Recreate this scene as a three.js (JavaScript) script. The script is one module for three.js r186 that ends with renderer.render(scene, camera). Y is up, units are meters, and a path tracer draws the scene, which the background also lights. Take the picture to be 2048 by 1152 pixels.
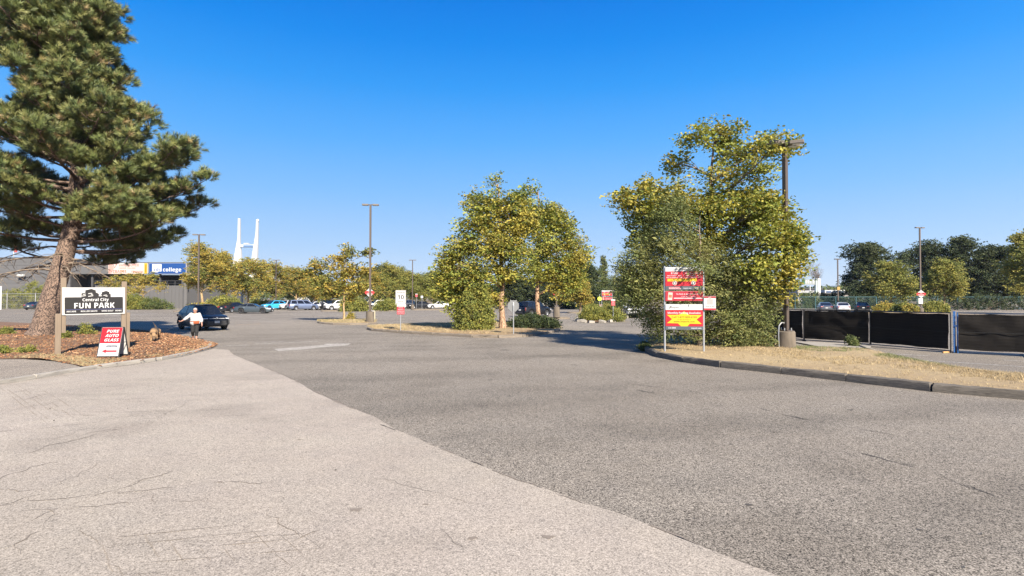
import * as THREE from 'three';
import { mergeGeometries, toCreasedNormals } from 'three/addons/utils/BufferGeometryUtils.js';
import { RoundedBoxGeometry } from 'three/addons/geometries/RoundedBoxGeometry.js';

// ---------------------------------------------------------------- camera, sky, sun, exposure
const scene = new THREE.Scene();
const camera = new THREE.PerspectiveCamera(53.2, 16 / 9, 0.1, 12000);
camera.position.set(0, 2.1, 0);
camera.rotation.set(THREE.MathUtils.degToRad(0.996), 0, 0);
const renderer = new THREE.WebGLRenderer({ antialias: true });
renderer.toneMapping = THREE.LinearToneMapping;
renderer.toneMappingExposure = 2.6;
renderer.shadowMap.enabled = true;
const SUN = new THREE.Vector3(0.36, 0.56, 0.745).normalize();
function skyTexture() {
  const W = 512, H = 512, data = new Float32Array(W * H * 4);
  // elevation in degrees, linear colour of clear air as it shows at exposure 2.6
  const stops = [[-90, .30, .27, .24], [-1, .40, .42, .45], [0, .74, .83, .97], [1.5, .65, .80, 1.0], [5, .46, .70, 1.04], [10, .26, .58, 1.06], [15, .12, .47, 1.06], [20, .036, .36, 1.0], [24, .008, .28, .93], [28, .002, .22, .85], [40, .02, .17, .60], [90, .035, .15, .45]];
  for (let j = 0; j < H; j++) {
    const el = ((j + .5) / H - .5) * 180;
    let k = 0; while (k < stops.length - 2 && el > stops[k + 1][0]) k++;
    const a = stops[k], b = stops[k + 1], t = Math.min(1, Math.max(0, (el - a[0]) / (b[0] - a[0])));
    const e = el * Math.PI / 180;
    for (let i = 0; i < W; i++) {
      const p = ((i + .5) / W - .5) * 2 * Math.PI;
      const d = Math.cos(p) * Math.cos(e) * SUN.x + Math.sin(e) * SUN.y + Math.sin(p) * Math.cos(e) * SUN.z;
      const g = el > -1 ? .12 * Math.pow(Math.max(0, .5 + .5 * d), 4) : 0;
      const s = (el > -1 ? .93 + .17 * Math.pow(.5 + .5 * d, 1.2) : 1) / 2.6, o = (j * W + i) * 4;
      for (let c = 0; c < 3; c++) data[o + c] = (a[c + 1] + (b[c + 1] - a[c + 1]) * t + g * [1, .95, .85][c]) * s;
      data[o + 3] = 1;
    }
  }
  const t = new THREE.DataTexture(data, W, H, THREE.RGBAFormat, THREE.FloatType);
  t.mapping = THREE.EquirectangularReflectionMapping; t.magFilter = t.minFilter = THREE.LinearFilter; t.wrapS = THREE.RepeatWrapping;
  t.needsUpdate = true; return t;
}
scene.background = skyTexture();
scene.environment = scene.background;
const sun = new THREE.DirectionalLight(new THREE.Color(1, .90, .75), 5);
sun.position.copy(SUN).multiplyScalar(160); sun.target.position.set(0, 0, -50);
sun.position.add(sun.target.position);
sun.castShadow = true; sun.shadow.mapSize.set(4096, 4096); sun.shadow.radius = 1.2;
Object.assign(sun.shadow.camera, { left: -130, right: 130, top: 130, bottom: -130, near: 1, far: 420 });
scene.add(sun, sun.target);
scene.fog = new THREE.FogExp2(new THREE.Color(.72, .84, 1), 0.00008);

// ---------------------------------------------------------------- helpers
function rng(seed) { let a = seed >>> 0; return () => { a = a + 0x6D2B79F5 | 0; let t = Math.imul(a ^ a >>> 15, 1 | a); t = t + Math.imul(t ^ t >>> 7, 61 | t) ^ t; return ((t ^ t >>> 14) >>> 0) / 4294967296; }; }
const V = (x, y, z) => new THREE.Vector3(x, y, z);
const lerp = (a, b, t) => a + (b - a) * t, clamp = (x, a, b) => Math.min(b, Math.max(a, x)), rad = d => d * Math.PI / 180;
const smooth = (a, b, x) => { const t = clamp((x - a) / (b - a), 0, 1); return t * t * (3 - 2 * t); };
const used = new Map();
function numbered(n) { const k = used.get(n) || 0; used.set(n, k + 1); return k ? n + '_' + String(k).padStart(3, '0') : n; }
function tag(o, label, category, group, kind) { if (label) o.userData.label = label; if (category) o.userData.category = category; if (group) o.userData.group = group; if (kind) o.userData.kind = kind; return o; }
function thing(name, label, category, [x, y, z] = [0, 0, 0], turn = 0, group) {
  const o = new THREE.Group(); o.name = numbered(name); o.position.set(x, y, z); o.rotation.y = turn; scene.add(o);
  return tag(o, label, category, group);
}
function part(name, geo, m, parent = scene, pos, rot) {
  const o = new THREE.Mesh(geo, m); o.name = parent === scene ? numbered(name) : name; o.castShadow = o.receiveShadow = true;
  if (pos) o.position.set(...pos); if (rot) o.rotation.set(...rot);
  parent.add(o); return o;
}
function structure(name, geo, m, label, category) { return tag(part(name, geo, m), label, category, null, 'structure'); }
const col = (r, g, b) => new THREE.Color(r, g, b);
function mat(r, g, b, rough = .8, extra = {}) { return new THREE.MeshStandardMaterial({ color: col(r, g, b), roughness: rough, ...extra }); }
class Geo {
  constructor() { this.p = []; this.u = []; this.c = []; this.i = []; }
  v(x, y, z, u = 0, w = 0) { this.p.push(x, y, z); this.u.push(u, w); return this.p.length / 3 - 1; }
  tri(a, b, c) { this.i.push(a, b, c); }
  quad(a, b, c, d, w = 1, h = 1) { const n = this.v(...a, 0, 0); this.v(...b, w, 0); this.v(...c, w, h); this.v(...d, 0, h); this.i.push(n, n + 1, n + 2, n, n + 2, n + 3); return this; }
  box(x, y, z, w, h, d, ry = 0, rx = 0, rz = 0) { const g = new THREE.BoxGeometry(w, h, d); return this.add(g, new THREE.Matrix4().compose(V(x, y, z), new THREE.Quaternion().setFromEuler(new THREE.Euler(rx, ry, rz)), V(1, 1, 1))); }
  cyl(x, y, z, r0, r1, h, n = 12, rx = 0, rz = 0) { const g = new THREE.CylinderGeometry(r1, r0, h, n); return this.add(g, new THREE.Matrix4().compose(V(x, y, z), new THREE.Quaternion().setFromEuler(new THREE.Euler(rx, 0, rz)), V(1, 1, 1))); }
  add(g, m) {
    const n = this.p.length / 3, P = g.attributes.position, U = g.attributes.uv, t = V(0, 0, 0);
    for (let k = 0; k < P.count; k++) { t.fromBufferAttribute(P, k); if (m) t.applyMatrix4(m); this.p.push(t.x, t.y, t.z); this.u.push(U ? U.getX(k) : 0, U ? U.getY(k) : 0); }
    if (g.index) for (const k of g.index.array) this.i.push(n + k); else for (let k = 0; k < P.count; k++) this.i.push(n + k);
    return this;
  }
  tube(pts, radii, sides = 6, cap = false) {
    const n0 = this.p.length / 3; let along = 0; const up = V(0, 1, 0), T = V(0, 0, 0), N = V(1, 0, 0), B = V(0, 0, 0);
    for (let k = 0; k < pts.length; k++) {
      const a = pts[Math.max(0, k - 1)], b = pts[Math.min(pts.length - 1, k + 1)];
      T.subVectors(b, a).normalize(); if (k) along += pts[k].distanceTo(pts[k - 1]);
      if (!k) { N.crossVectors(Math.abs(T.y) > .9 ? V(1, 0, 0) : up, T).normalize(); } else N.addScaledVector(T, -N.dot(T)).normalize();
      B.crossVectors(T, N); const r = Array.isArray(radii) ? radii[k] : radii;
      for (let s = 0; s <= sides; s++) { const q = s / sides * 2 * Math.PI, c = Math.cos(q) * r, d = Math.sin(q) * r; this.v(pts[k].x + N.x * c + B.x * d, pts[k].y + N.y * c + B.y * d, pts[k].z + N.z * c + B.z * d, s / sides * 6.28 * Math.max(r, .02), along); }
    }
    const w = sides + 1;
    for (let k = 0; k < pts.length - 1; k++) for (let s = 0; s < sides; s++) { const a = n0 + k * w + s; this.i.push(a, a + 1, a + w, a + 1, a + w + 1, a + w); }
    if (cap) for (const [k, f] of [[0, 1], [pts.length - 1, 0]]) { const c = this.v(pts[k].x, pts[k].y, pts[k].z); for (let s = 0; s < sides; s++) { const a = n0 + k * w + s; f ? this.i.push(c, a + 1, a) : this.i.push(c, a, a + 1); } }
    return this;
  }
  build() {
    const g = new THREE.BufferGeometry(); g.setAttribute('position', new THREE.Float32BufferAttribute(this.p, 3)); g.setAttribute('uv', new THREE.Float32BufferAttribute(this.u, 2));
    if (this.c.length) g.setAttribute('color', new THREE.Float32BufferAttribute(this.c, 3));
    g.setIndex(this.i); g.computeVertexNormals(); return g;
  }
}
// noise
const HN = (() => { const r = rng(77), a = new Float32Array(65536); for (let i = 0; i < 65536; i++) a[i] = r(); return a; })();
function vnoise(x, y, per = 256) {
  const xi = Math.floor(x), yi = Math.floor(y), fx = x - xi, fy = y - yi, sx = fx * fx * (3 - 2 * fx), sy = fy * fy * (3 - 2 * fy);
  const h = (a, b) => HN[(((a % per + per) % per) & 255) | ((((b % per + per) % per) & 255) << 8)];
  return lerp(lerp(h(xi, yi), h(xi + 1, yi), sx), lerp(h(xi, yi + 1), h(xi + 1, yi + 1), sx), sy);
}
function fbm(x, y, oct = 4, per = 256) { let s = 0, a = .5, n = 0; for (let o = 0; o < oct; o++) { s += a * vnoise(x + o * 17, y + o * 31, per); n += a; a *= .5; x *= 2; y *= 2; per = Math.min(256, per * 2); } return s / n; }
const toS = c => 255 * (c <= .0031308 ? 12.92 * c : 1.055 * Math.pow(clamp(c, 0, 1), 1 / 2.4) - .055);
function tex(size, fn, srgb = true, rep = 1) {
  const d = new Uint8Array(size * size * 4);
  for (let y = 0; y < size; y++) for (let x = 0; x < size; x++) { const c = fn(x, y, size), o = (y * size + x) * 4; for (let k = 0; k < 3; k++) d[o + k] = clamp(srgb ? toS(c[k]) : c[k] * 255, 0, 255); d[o + 3] = 255; }
  const t = new THREE.DataTexture(d, size, size, THREE.RGBAFormat); t.wrapS = t.wrapT = THREE.RepeatWrapping; t.magFilter = THREE.LinearFilter; t.minFilter = THREE.LinearMipmapLinearFilter; t.generateMipmaps = true;
  if (srgb) t.colorSpace = THREE.SRGBColorSpace; t.repeat.set(rep, rep); t.needsUpdate = true; return t;
}
function canvasTex(w, h, draw) { const c = document.createElement('canvas'); c.width = w; c.height = h; const x = c.getContext('2d'); draw(x, w, h); const t = new THREE.CanvasTexture(c); t.colorSpace = THREE.SRGBColorSpace; t.magFilter = THREE.LinearFilter; t.anisotropy = 8; return t; }
function resample(pts, n) {
  const L = [0]; for (let i = 1; i < pts.length; i++) L.push(L[i - 1] + Math.hypot(pts[i][0] - pts[i - 1][0], pts[i][1] - pts[i - 1][1]));
  const out = [], tot = L[L.length - 1]; let k = 0;
  for (let i = 0; i <= n; i++) { const s = tot * i / n; while (k < pts.length - 2 && L[k + 1] < s) k++; const t = clamp((s - L[k]) / Math.max(1e-6, L[k + 1] - L[k]), 0, 1); out.push([lerp(pts[k][0], pts[k + 1][0], t), lerp(pts[k][1], pts[k + 1][1], t)]); }
  return out;
}
function curve2(pts, n) { const c = new THREE.CatmullRomCurve3(pts.map(p => V(p[0], 0, p[1])), false, 'centripetal'); return c.getSpacedPoints(n).map(v => [v.x, v.z]); }
// a sheet between two lines on the ground, tessellated so that it can swell and carry patches of colour
function strip(front, back, n, m, height, color, uvs = 1) {
  const g = new Geo();
  for (let i = 0; i <= n; i++) for (let j = 0; j <= m; j++) {
    const t = j / m, x = lerp(front[i][0], back[i][0], t), z = lerp(front[i][1], back[i][1], t);
    g.v(x, height(i / n, t, x, z), z, x * uvs, z * uvs); const c = color ? color(x, z) : [1, 1, 1]; g.c.push(...c);
  }
  for (let i = 0; i < n; i++) for (let j = 0; j < m; j++) { const a = i * (m + 1) + j; g.i.push(a, a + 1, a + m + 1, a + 1, a + m + 2, a + m + 1); }
  const b = g.build(), N = b.attributes.normal; let s = 0; for (let k = 0; k < N.count; k++) s += N.getY(k);
  if (s < 0) { const ix = b.index.array; for (let k = 0; k < ix.length; k += 3) { const q = ix[k]; ix[k] = ix[k + 1]; ix[k + 1] = q; } b.computeVertexNormals(); }
  return b;
}
function instanced(name, geo, m, list, parent = scene) {   // list of {p, q, s, c}
  const o = new THREE.InstancedMesh(geo, m, list.length), M = new THREE.Matrix4(), S = V(1, 1, 1), C = new THREE.Color();
  list.forEach((e, k) => { M.compose(e.p, e.q, Array.isArray(e.s) ? S.set(...e.s) : S.setScalar(e.s)); o.setMatrixAt(k, M); if (e.c) o.setColorAt(k, C.setRGB(...e.c)); });
  o.name = parent === scene ? numbered(name) : name; o.castShadow = o.receiveShadow = true; o.userData.kind = 'stuff'; parent.add(o); return o;
}
const qRand = r => new THREE.Quaternion().setFromEuler(new THREE.Euler(r() * 6.28, r() * 6.28, r() * 6.28));
const qYaw = a => new THREE.Quaternion().setFromAxisAngle(V(0, 1, 0), a);

// ---------------------------------------------------------------- ground materials
function aggregate(seed, base, amp, stone) {           // crushed stone set in binder, about 5 mm a texel
  const S = 1024, r = rng(seed), w = new Float32Array(S * S), o = new Float32Array(S * S);
  for (let i = 0; i < S * S; i++) w[i] = r();
  const at = (x, y) => w[((y + S) % S) * S + (x + S) % S];
  for (let y = 0; y < S; y++) for (let x = 0; x < S; x++) {
    const a = (at(x, y) + at(x + 1, y) + at(x, y + 1) + at(x + 1, y + 1)) / 4;
    const b = at((x >> 2) * 4 + 1, (y >> 2) * 4 + 2), c = vnoise(x / 5.33, y / 5.33, 192);
    const d = vnoise(x / 4 + 99, y / 4 + 7, 256), e = vnoise(x / 4, y / 4, 256); o[y * S + x] = (a - .5) * 3.4 + (c - .5) * .4 + (d - .5) * .45 + (at(x, y) > .9 ? stone : 0) - (at(x, y) < .08 ? stone * .8 : 0) + (b - .5) * .1;
  }
  const f = (x, y) => { const v = 1 + amp * o[y * S + x], h = (fbm(x / 64, y / 64, 3, 16) - .5) * .12; return [base[0] * (v + h), base[1] * (v + h * .9), base[2] * (v + h * .7)]; };
  return { map: tex(S, f), bumpMap: tex(S, (x, y) => { const v = clamp(.5 + .35 * o[y * S + x], 0, 1); return [v, v, v]; }, false) };
}
const asphaltTex = aggregate(3, [.196, .173, .146], .85, .9), paleTex = aggregate(9, [.300, .264, .224], .42, .6);
const asphaltMat = new THREE.MeshPhysicalMaterial({ ...asphaltTex, bumpScale: .0012, roughness: .95, specularIntensity: .35, vertexColors: true });
const paleMat = new THREE.MeshPhysicalMaterial({ ...paleTex, bumpScale: .001, roughness: .96, specularIntensity: .35, vertexColors: true });
const soilTex = tex(512, (x, y) => { const a = fbm(x / 8, y / 8, 4, 64), b = HN[(x * 131 + y * 517) & 65535]; const v = .55 + .6 * a + .35 * (b - .5); return [.19 * v, .145 * v, .085 * v]; });
const farGround = new THREE.MeshStandardMaterial({ map: soilTex, roughness: 1 });
// the land as one sheet to the horizon
{
  const g = new THREE.CircleGeometry(6000, 64); g.rotateX(-Math.PI / 2); g.translate(0, -.03, 0);
  const U = g.attributes.uv, P = g.attributes.position; for (let k = 0; k < U.count; k++) U.setXY(k, P.getX(k) / 4, P.getZ(k) / 4);
  structure('ground', g, farGround, 'dry open land reaching to the horizon', 'ground');
}
function spaced(a, b, near, grow) { const o = [0]; let s = near; while (o[o.length - 1] < Math.max(Math.abs(a), Math.abs(b))) { o.push(o[o.length - 1] + s); s *= grow; } return [...new Set([...o.map(v => -v), ...o])].filter(v => v >= a && v <= b).sort((p, q) => p - q); }
{
  const xs = spaced(-135, 135, .45, 1.022), zs = spaced(-150, 12, .45, 1.018), g = new Geo();
  for (const z of zs) for (const x of xs) {
    g.v(x, 0, z, x / 4.6, z / 4.6);
    const n = fbm(x * .11 + 40, z * .16 + 9, 4), f = fbm(x * .9, z * .9, 3), streak = fbm(x * .09 + z * .05 + 3, (z + x * .28) * 1.1, 3);
    let v = .80 + .34 * n + .12 * (f - .5);
    v *= 1 - .2 * smooth(.56, .74, streak);
    const darkBand = Math.exp(-Math.pow((z + 20.6 - .42 * (x - 2)) / .45, 2)) * smooth(-4, 0, x) * smooth(14, 8, x) * fbm(x * .6, z * 2, 3);  // soft darker band slanting across the drive, broken up by noise
    v *= 1 - .42 * darkBand;
    g.c.push(v, v * (.99 + .02 * f), v * (.97 + .04 * f));
  }
  const w = xs.length; for (let j = 0; j < zs.length - 1; j++) for (let i = 0; i < w - 1; i++) { const a = j * w + i; g.i.push(a, a + w, a + 1, a + 1, a + w, a + w + 1); }
  structure('parking_lot', g.build(), asphaltMat, 'worn grey-brown asphalt of the parking lot and its drive', 'asphalt');
}
// bleached old road surface in the foreground, left of the irregular edge
const paleRight = [[14, 9], [9, 4], [5.6, .5], [3.8, -1.8], [2.75, -3.4], [1.99, -4.38], [1.76, -4.69], [1.53, -4.98], [1.2, -5.42], [0.88, -5.76], [0.41, -6.28], [-0.14, -6.9], [-0.84, -7.85], [-1.36, -8.54], [-1.9, -9.26], [-2.39, -10.12], [-3.42, -11.49], [-4.28, -12.68], [-5.48, -14.59], [-7.45, -17.35], [-9.12, -19.68], [-10.1, -21.04], [-11.43, -23.26]];
const paleLeft = [[-13.2, 9], [-13, 0], [-12.75, -8], [-12.36, -13.92], [-12.3, -14.68], [-12.33, -16.7], [-11.87, -18.06], [-11.75, -20.51], [-12.15, -22.61], [-12.29, -23.72]];
{
  const r = rng(31), R0 = curve2(paleRight, 260).map(([x, z]) => [x + (fbm(z * 1.7, x * 1.7, 4) - .5) * .07, z + (fbm(x * 2.1 + 9, z * 2.1, 4) - .5) * .05]), L0 = curve2(paleLeft, 260);
  const g = strip(L0, R0, 260, 70, (s, t) => .006, (x, z) => {
    const n = fbm(x * .22 + 5, z * .22, 4), f = fbm(x * 1.3, z * 1.3 + 7, 4), d = smooth(.60, .78, fbm(x * .45 + 30, z * .8 + 11, 4));
    const v = .86 + .26 * n + .13 * (f - .5) - .14 * d; return [v, v * (.985 + .02 * f), v * (.97 + .04 * n)];
  }, 1 / 4.6);
  structure('old_road_surface', g, paleMat, 'bleached pale road surface with cracks in the foreground', 'road');
}
// cracks and worn stamped joints, each a thin open seam filled with dark grit
const crackMat = mat(.175, .145, .118, 1), crackMat2 = mat(.06, .053, .047, 1), jointMat = mat(.215, .18, .145, 1);
function seam(g, a, b, w, jag, r, y) {
  const n = Math.max(6, Math.ceil(Math.hypot(b[0] - a[0], b[1] - a[1]) / .05)), dx = b[0] - a[0], dz = b[1] - a[1], L = Math.hypot(dx, dz), nx = -dz / L, nz = dx / L, s = r() * 99;
  let prev = null;
  for (let i = 0; i <= n; i++) {
    const t = i / n, e = Math.sin(t * Math.PI), o = ((fbm(t * L * .5 + s, s, 3) - .5) * 3 + (fbm(t * L * 7 + s, 3 + s, 3) - .5) * 2.2) * jag * Math.min(1, e * 2.5), x = a[0] + dx * t + nx * o, z = a[1] + dz * t + nz * o;
    const k = fbm(t * L * 2.2 + s * 2, 7, 3), ww = w * .62 * (.2 + 1.3 * smooth(.35, .7, k)) * (.35 + .65 * e);
    const p = [x + nx * ww / 2, y, z + nz * ww / 2], q = [x - nx * ww / 2, y, z - nz * ww / 2];
    if (prev && k > .38) g.quad(prev[0], prev[1], q, p);
    prev = [p, q];
  }
}
{
  const r = rng(5), g = new Geo(), h = new Geo(), j = new Geo();
  for (const [a, b, w, q] of [
    [[-7.32, -8.25], [-6.62, -8.85], .02, .12], [[-6.62, -8.85], [-5.97, -9.94], .02, .1], [[-5.97, -9.94], [-4.2, -10.45], .012, .1], [[-6.54, -7.38], [-6.36, -8.92], .022, .12], [[-6.36, -8.92], [-5.85, -10.02], .014, .1],
    [[-5.91, -6.67], [-5.83, -7.38], .02, .1], [[-5.83, -7.38], [-4.46, -6.58], .014, .1], [[-5.17, -5.84], [-4.86, -6.58], .014, .1], [[-4.58, -5.73], [-4.26, -6.71], .018, .1], [[-4.29, -6.5], [-3.94, -7.54], .014, .1], [[-4.26, -6.71], [-3.72, -7.49], .01, .1],
    [[-4.02, -4.74], [-4.42, -5.6], .022, .12], [[-4.42, -5.6], [-4.74, -5.87], .014, .05], [[-3.95, -4.48], [-3.85, -4.78], .014, .06], [[-5.99, -9.55], [-6.63, -11.88], .008, .1], [[-3.51, -9.55], [-2.44, -9.26], .008, .08], [[-4.78, -11.88], [-2.94, -10.14], .008, .1],
    [[-2.44, -9.26], [-1.85, -9.12], .014, .04], [[-2.51, -4.98], [-1.89, -5.15], .014, .08], [[-1.89, -5.15], [-2.06, -4.83], .014, .06], [[-1.95, -4.88], [-1.73, -5.22], .012, .05], [[-2.4, -5.73], [-1.86, -5.08], .01, .05], [[-1.29, -6.67], [-0.32, -5.87], .008, .1], [[-0.37, -6.67], [0.09, -6.25], .007, .08],
    [[-4.02, -6.02], [-3.06, -5.87], .008, .08], [[-9.19, -10.36], [-7.9, -11.07], .008, .1], [[-7.74, -14.77], [-4.16, -12.49], .01, .12], [[-3.91, -5.24], [-2.92, -4.38], .01, .05], [[-0.65, -5.24], [-0.09, -4.38], .008, .08],
  ]) seam(g, a, b, w, q, r, .0105);
  for (let k = 0; k < 16; k++) { let a = [lerp(-11.5, -3, r()), -lerp(5, 15, r())]; for (let m = 0; m < 3; m++) { const b = [a[0] + lerp(.7, 1.7, r()), a[1] - lerp(-.2, .75, r())]; if (b[0] > -b[1] * -.62 + 2.5) break; seam(g, a, b, .010 + .007 * r(), .09, r, .0105); if (r() < .5) seam(g, b, [b[0] + (r() - .3) * .8, b[1] + (r() - .5) * 1.2], .008, .08, r, .0105); a = b; } }
  for (let k = 0; k < 40; k++) { const x = lerp(-11, 1.5, r()), z = -lerp(4, 20, r()); const a = r() * 6.28, L = lerp(.4, 1.6, r()); if (x < 1.5 - 13 * smooth(4, 22, -z)) seam(g, [x, z], [x + Math.cos(a) * L, z + Math.sin(a) * L], .006 + .004 * r(), .08, r, .0105); }
  for (const [a, b, w, q] of [[[4.63, -11.22], [4.9, -10.36], .018, .04], [[4.9, -10.36], [5.3, -9.62], .022, .05], [[5.3, -9.62], [5.91, -8.79], .012, .06], [[3.82, -9.26], [4.46, -8.79], .014, .05], [[4.46, -8.79], [4.65, -8.06], .022, .05], [[4.65, -8.06], [4.99, -7.16], .016, .05], [[4.99, -7.16], [5.05, -6.67], .018, .05], [[5.05, -6.67], [5.15, -5.87], .01, .05], [[2.28, -14.95], [4.29, -12.49], .014, .06], [[2.81, -13.17], [3.24, -12.62], .02, .04], [[-0.82, -11.32], [0.91, -9.94], .008, .08], [[2.61, -9.55], [3.79, -9.19], .008, .08]]) { seam(h, a, b, w * 1.5, q, r, .0045); seam(h, a, b, w * 1.2, q, r, .0047); }
  { // crumbling joint where the dark overlay meets the old surface
    const e = curve2(paleRight, 120).slice(8); for (let k = 0; k < e.length - 1; k += 2) if (HN[k * 53] > .22) seam(g, e[k], e[Math.min(e.length - 1, k + 2)], .03 + .035 * r(), .03, r, .0112); }
  { // dark drips and worn spots on both surfaces
    const spots = [[-3.32, -6.58, .05], [-1.55, -5.73, .09], [-0.34, -5.05, .07], [0.31, -5.07, .08], [-3.14, -8.54, .06], [-9.78, -16.25, .09], [-6.08, -13.92, .08], [-6.32, -9.19, .06], [-0.88, -5.87, .05]], dark = [[1.42, -7.98, .06], [2.41, -5.87, .07], [-0.56, -14.77, .12], [1.97, -18.06, .16], [6.34, -10.82, .1], [3.69, -5.24, .05], [-3.46, -19.52, .2], [-5.87, -20.86, .25], [-0.28, -23.26, .3]];
    const blot = (gg, x, z, s, y) => { const n = 16, c = gg.v(x, y, z); let first = 0; for (let k = 0; k <= n; k++) { const a = k % n / n * 6.283, q = s * .42 * (.2 + 1.6 * fbm(Math.cos(a) * 1.6 + x * 9, Math.sin(a) * 1.6 + z * 9, 3)), i = gg.v(x + Math.cos(a) * q * 1.5, y, z - Math.sin(a) * q); if (k) gg.i.push(c, i - 1, i); } };
    for (const [x, z, s] of spots) blot(g, x, z, s, .0095); for (const [x, z, s] of dark) blot(h, x, z, s, .0042);
  }
  seam(h, [-2.18, -9.55], [-1.85, -9.15], .05, .02, r, .0105);
  // stamped brick-pattern crossing, worn to faint lines
  const lines = (P, Q, Rr, Sg, n, w) => { for (let k = 0; k <= n; k++) { const t = k / n; if (r() < .2) continue; const a = [lerp(P[0], Rr[0], t), lerp(P[1], Rr[1], t)], b = [lerp(Q[0], Sg[0], t), lerp(Q[1], Sg[1], t)], s = r() * .25, e = .75 + r() * .25; seam(j, [lerp(a[0], b[0], s), lerp(a[1], b[1], s)], [lerp(a[0], b[0], e), lerp(a[1], b[1], e)], w, .012, r, .0102); } };
  lines([-12.02, -13.53], [-11.98, -14.33], [-6.98, -8.92], [-7.46, -10.14], 5, .016); lines([-12.02, -13.53], [-6.98, -8.92], [-11.98, -14.33], [-7.46, -10.14], 7, .016);
  lines([-3.65, -5.13], [-3, -4.38], [-2.19, -5.48], [-1.35, -4.56], 9, .012); lines([-3.58, -5.03], [-2.19, -5.48], [-2.96, -4.38], [-1.34, -4.65], 4, .012);
  const road = scene.getObjectByName('old_road_surface'), lot = scene.getObjectByName('parking_lot');
  for (const [gg, m, p, n] of [[g, crackMat, road, 'crack'], [j, jointMat, road, 'stamped_joint'], [h, crackMat2, lot, 'crack']]) part(n, gg.build(), m, p).userData.kind = 'stuff';
}
// ---------------------------------------------------------------- painted markings
const whitePaint = new THREE.MeshStandardMaterial({ map: tex(256, (x, y) => { const w = fbm(x / 12, y / 12, 4, 21) > .52 || HN[(x * 37 + y * 911) & 65535] > .86 ? .2 : .5; return [w, w * .97, w * .92]; }), roughness: .9 });
const wornPaint = new THREE.MeshStandardMaterial({ map: tex(256, (x, y) => { const w = fbm(x / 9 + 3, y / 9, 4, 28), k = smooth(.44, .56, w); return [lerp(.37, .2, k), lerp(.345, .178, k), lerp(.31, .15, k)]; }), roughness: .95 });
const orangePaint = new THREE.MeshStandardMaterial({ map: tex(256, (x, y) => { const w = fbm(x / 10, y / 10, 4, 25) > .56 ? 0 : 1; return [lerp(.2, .62, w), lerp(.17, .36, w), lerp(.14, .12, w)]; }), roughness: .9 });
function paint(name, m, pts) { const s = new THREE.Shape(pts.map(p => new THREE.Vector2(p[0], -p[1]))), g = new THREE.ShapeGeometry(s); g.rotateX(-Math.PI / 2); g.translate(0, .0045, 0); const o = part(name, g, m, scene.getObjectByName('parking_lot')); return o; }
function stripe(m, a, b, w, name = 'stall_line') { const dx = b[0] - a[0], dz = b[1] - a[1], L = Math.hypot(dx, dz), nx = -dz / L * w / 2, nz = dx / L * w / 2; return paint(name, m, [[a[0] + nx, a[1] + nz], [b[0] + nx, b[1] + nz], [b[0] - nx, b[1] - nz], [a[0] - nx, a[1] - nz]]); }
paint('worn_arrow', wornPaint, [[-9.8, -23.72], [-9.09, -24.69], [-8.4, -25.74], [-8.58, -26.44], [-7.43, -26.58], [-7.27, -25.47], [-7.97, -24.69], [-8.6, -23.38], [-9.27, -22.83]]);
stripe(whitePaint, [-12.92, -24.89], [-11.75, -25.74], .1); stripe(whitePaint, [-11.7, -26.12], [-9.47, -27.96], .1);
for (let k = 0; k < 4; k++) { const t = k / 4, a = [-11.94, -26.76], b = [-10.94, -27.87]; stripe(whitePaint, [lerp(a[0], b[0], t), lerp(a[1], b[1], t)], [lerp(a[0], b[0], t + .17), lerp(a[1], b[1], t + .17)], .1, 'dash'); }
stripe(orangePaint, [-21.47, -44.77], [-20.51, -46.85], .14, 'orange_line'); stripe(orangePaint, [-27.17, -39], [-25.62, -40.3], .14, 'orange_line'); stripe(orangePaint, [-66.81, -76.73], [-67.92, -81.93], .16, 'orange_line');
stripe(whitePaint, [-47.55, -67.14], [-47.47, -76.73], .4, 'white_bar');
for (const [a, b] of [
  [[-17.44, -74.6], [-15.82, -76.48]], [[-13.11, -69.86], [-11.84, -73.24]], [[-10.85, -67.14], [-9.5, -71.93]], [[-8.81, -64.98], [-7.2, -70.26]], [[-9.87, -56.22], [-8.89, -58.11]], [[-11.87, -46.49], [-9.96, -44.77]], [[3.32, -63.61], [4.68, -65.68]], [[3.04, -51.44], [6.48, -60.13]], [[4.99, -75.53], [7.3, -79.24]], [[-33.2, -67.14], [-24.2, -57.55]], [[-25.97, -54.94], [-20.3, -50.36]], [[-36.36, -75.53], [-31.44, -69.06]], [[-32.48, -80.56], [-25.2, -75.53]], [[-25.48, -80.56], [-22.02, -83.34]], [[-10.46, -49.34], [-9.34, -51.44]], [[13.41, -19.92], [16.03, -17.17]], [[12.25, -18.2], [14.49, -15.52]], [[16.65, -19.52], [17.38, -18.62]], [[13.77, -22], [15.14, -20.86]]]) stripe(whitePaint, a, b, .1);

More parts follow.
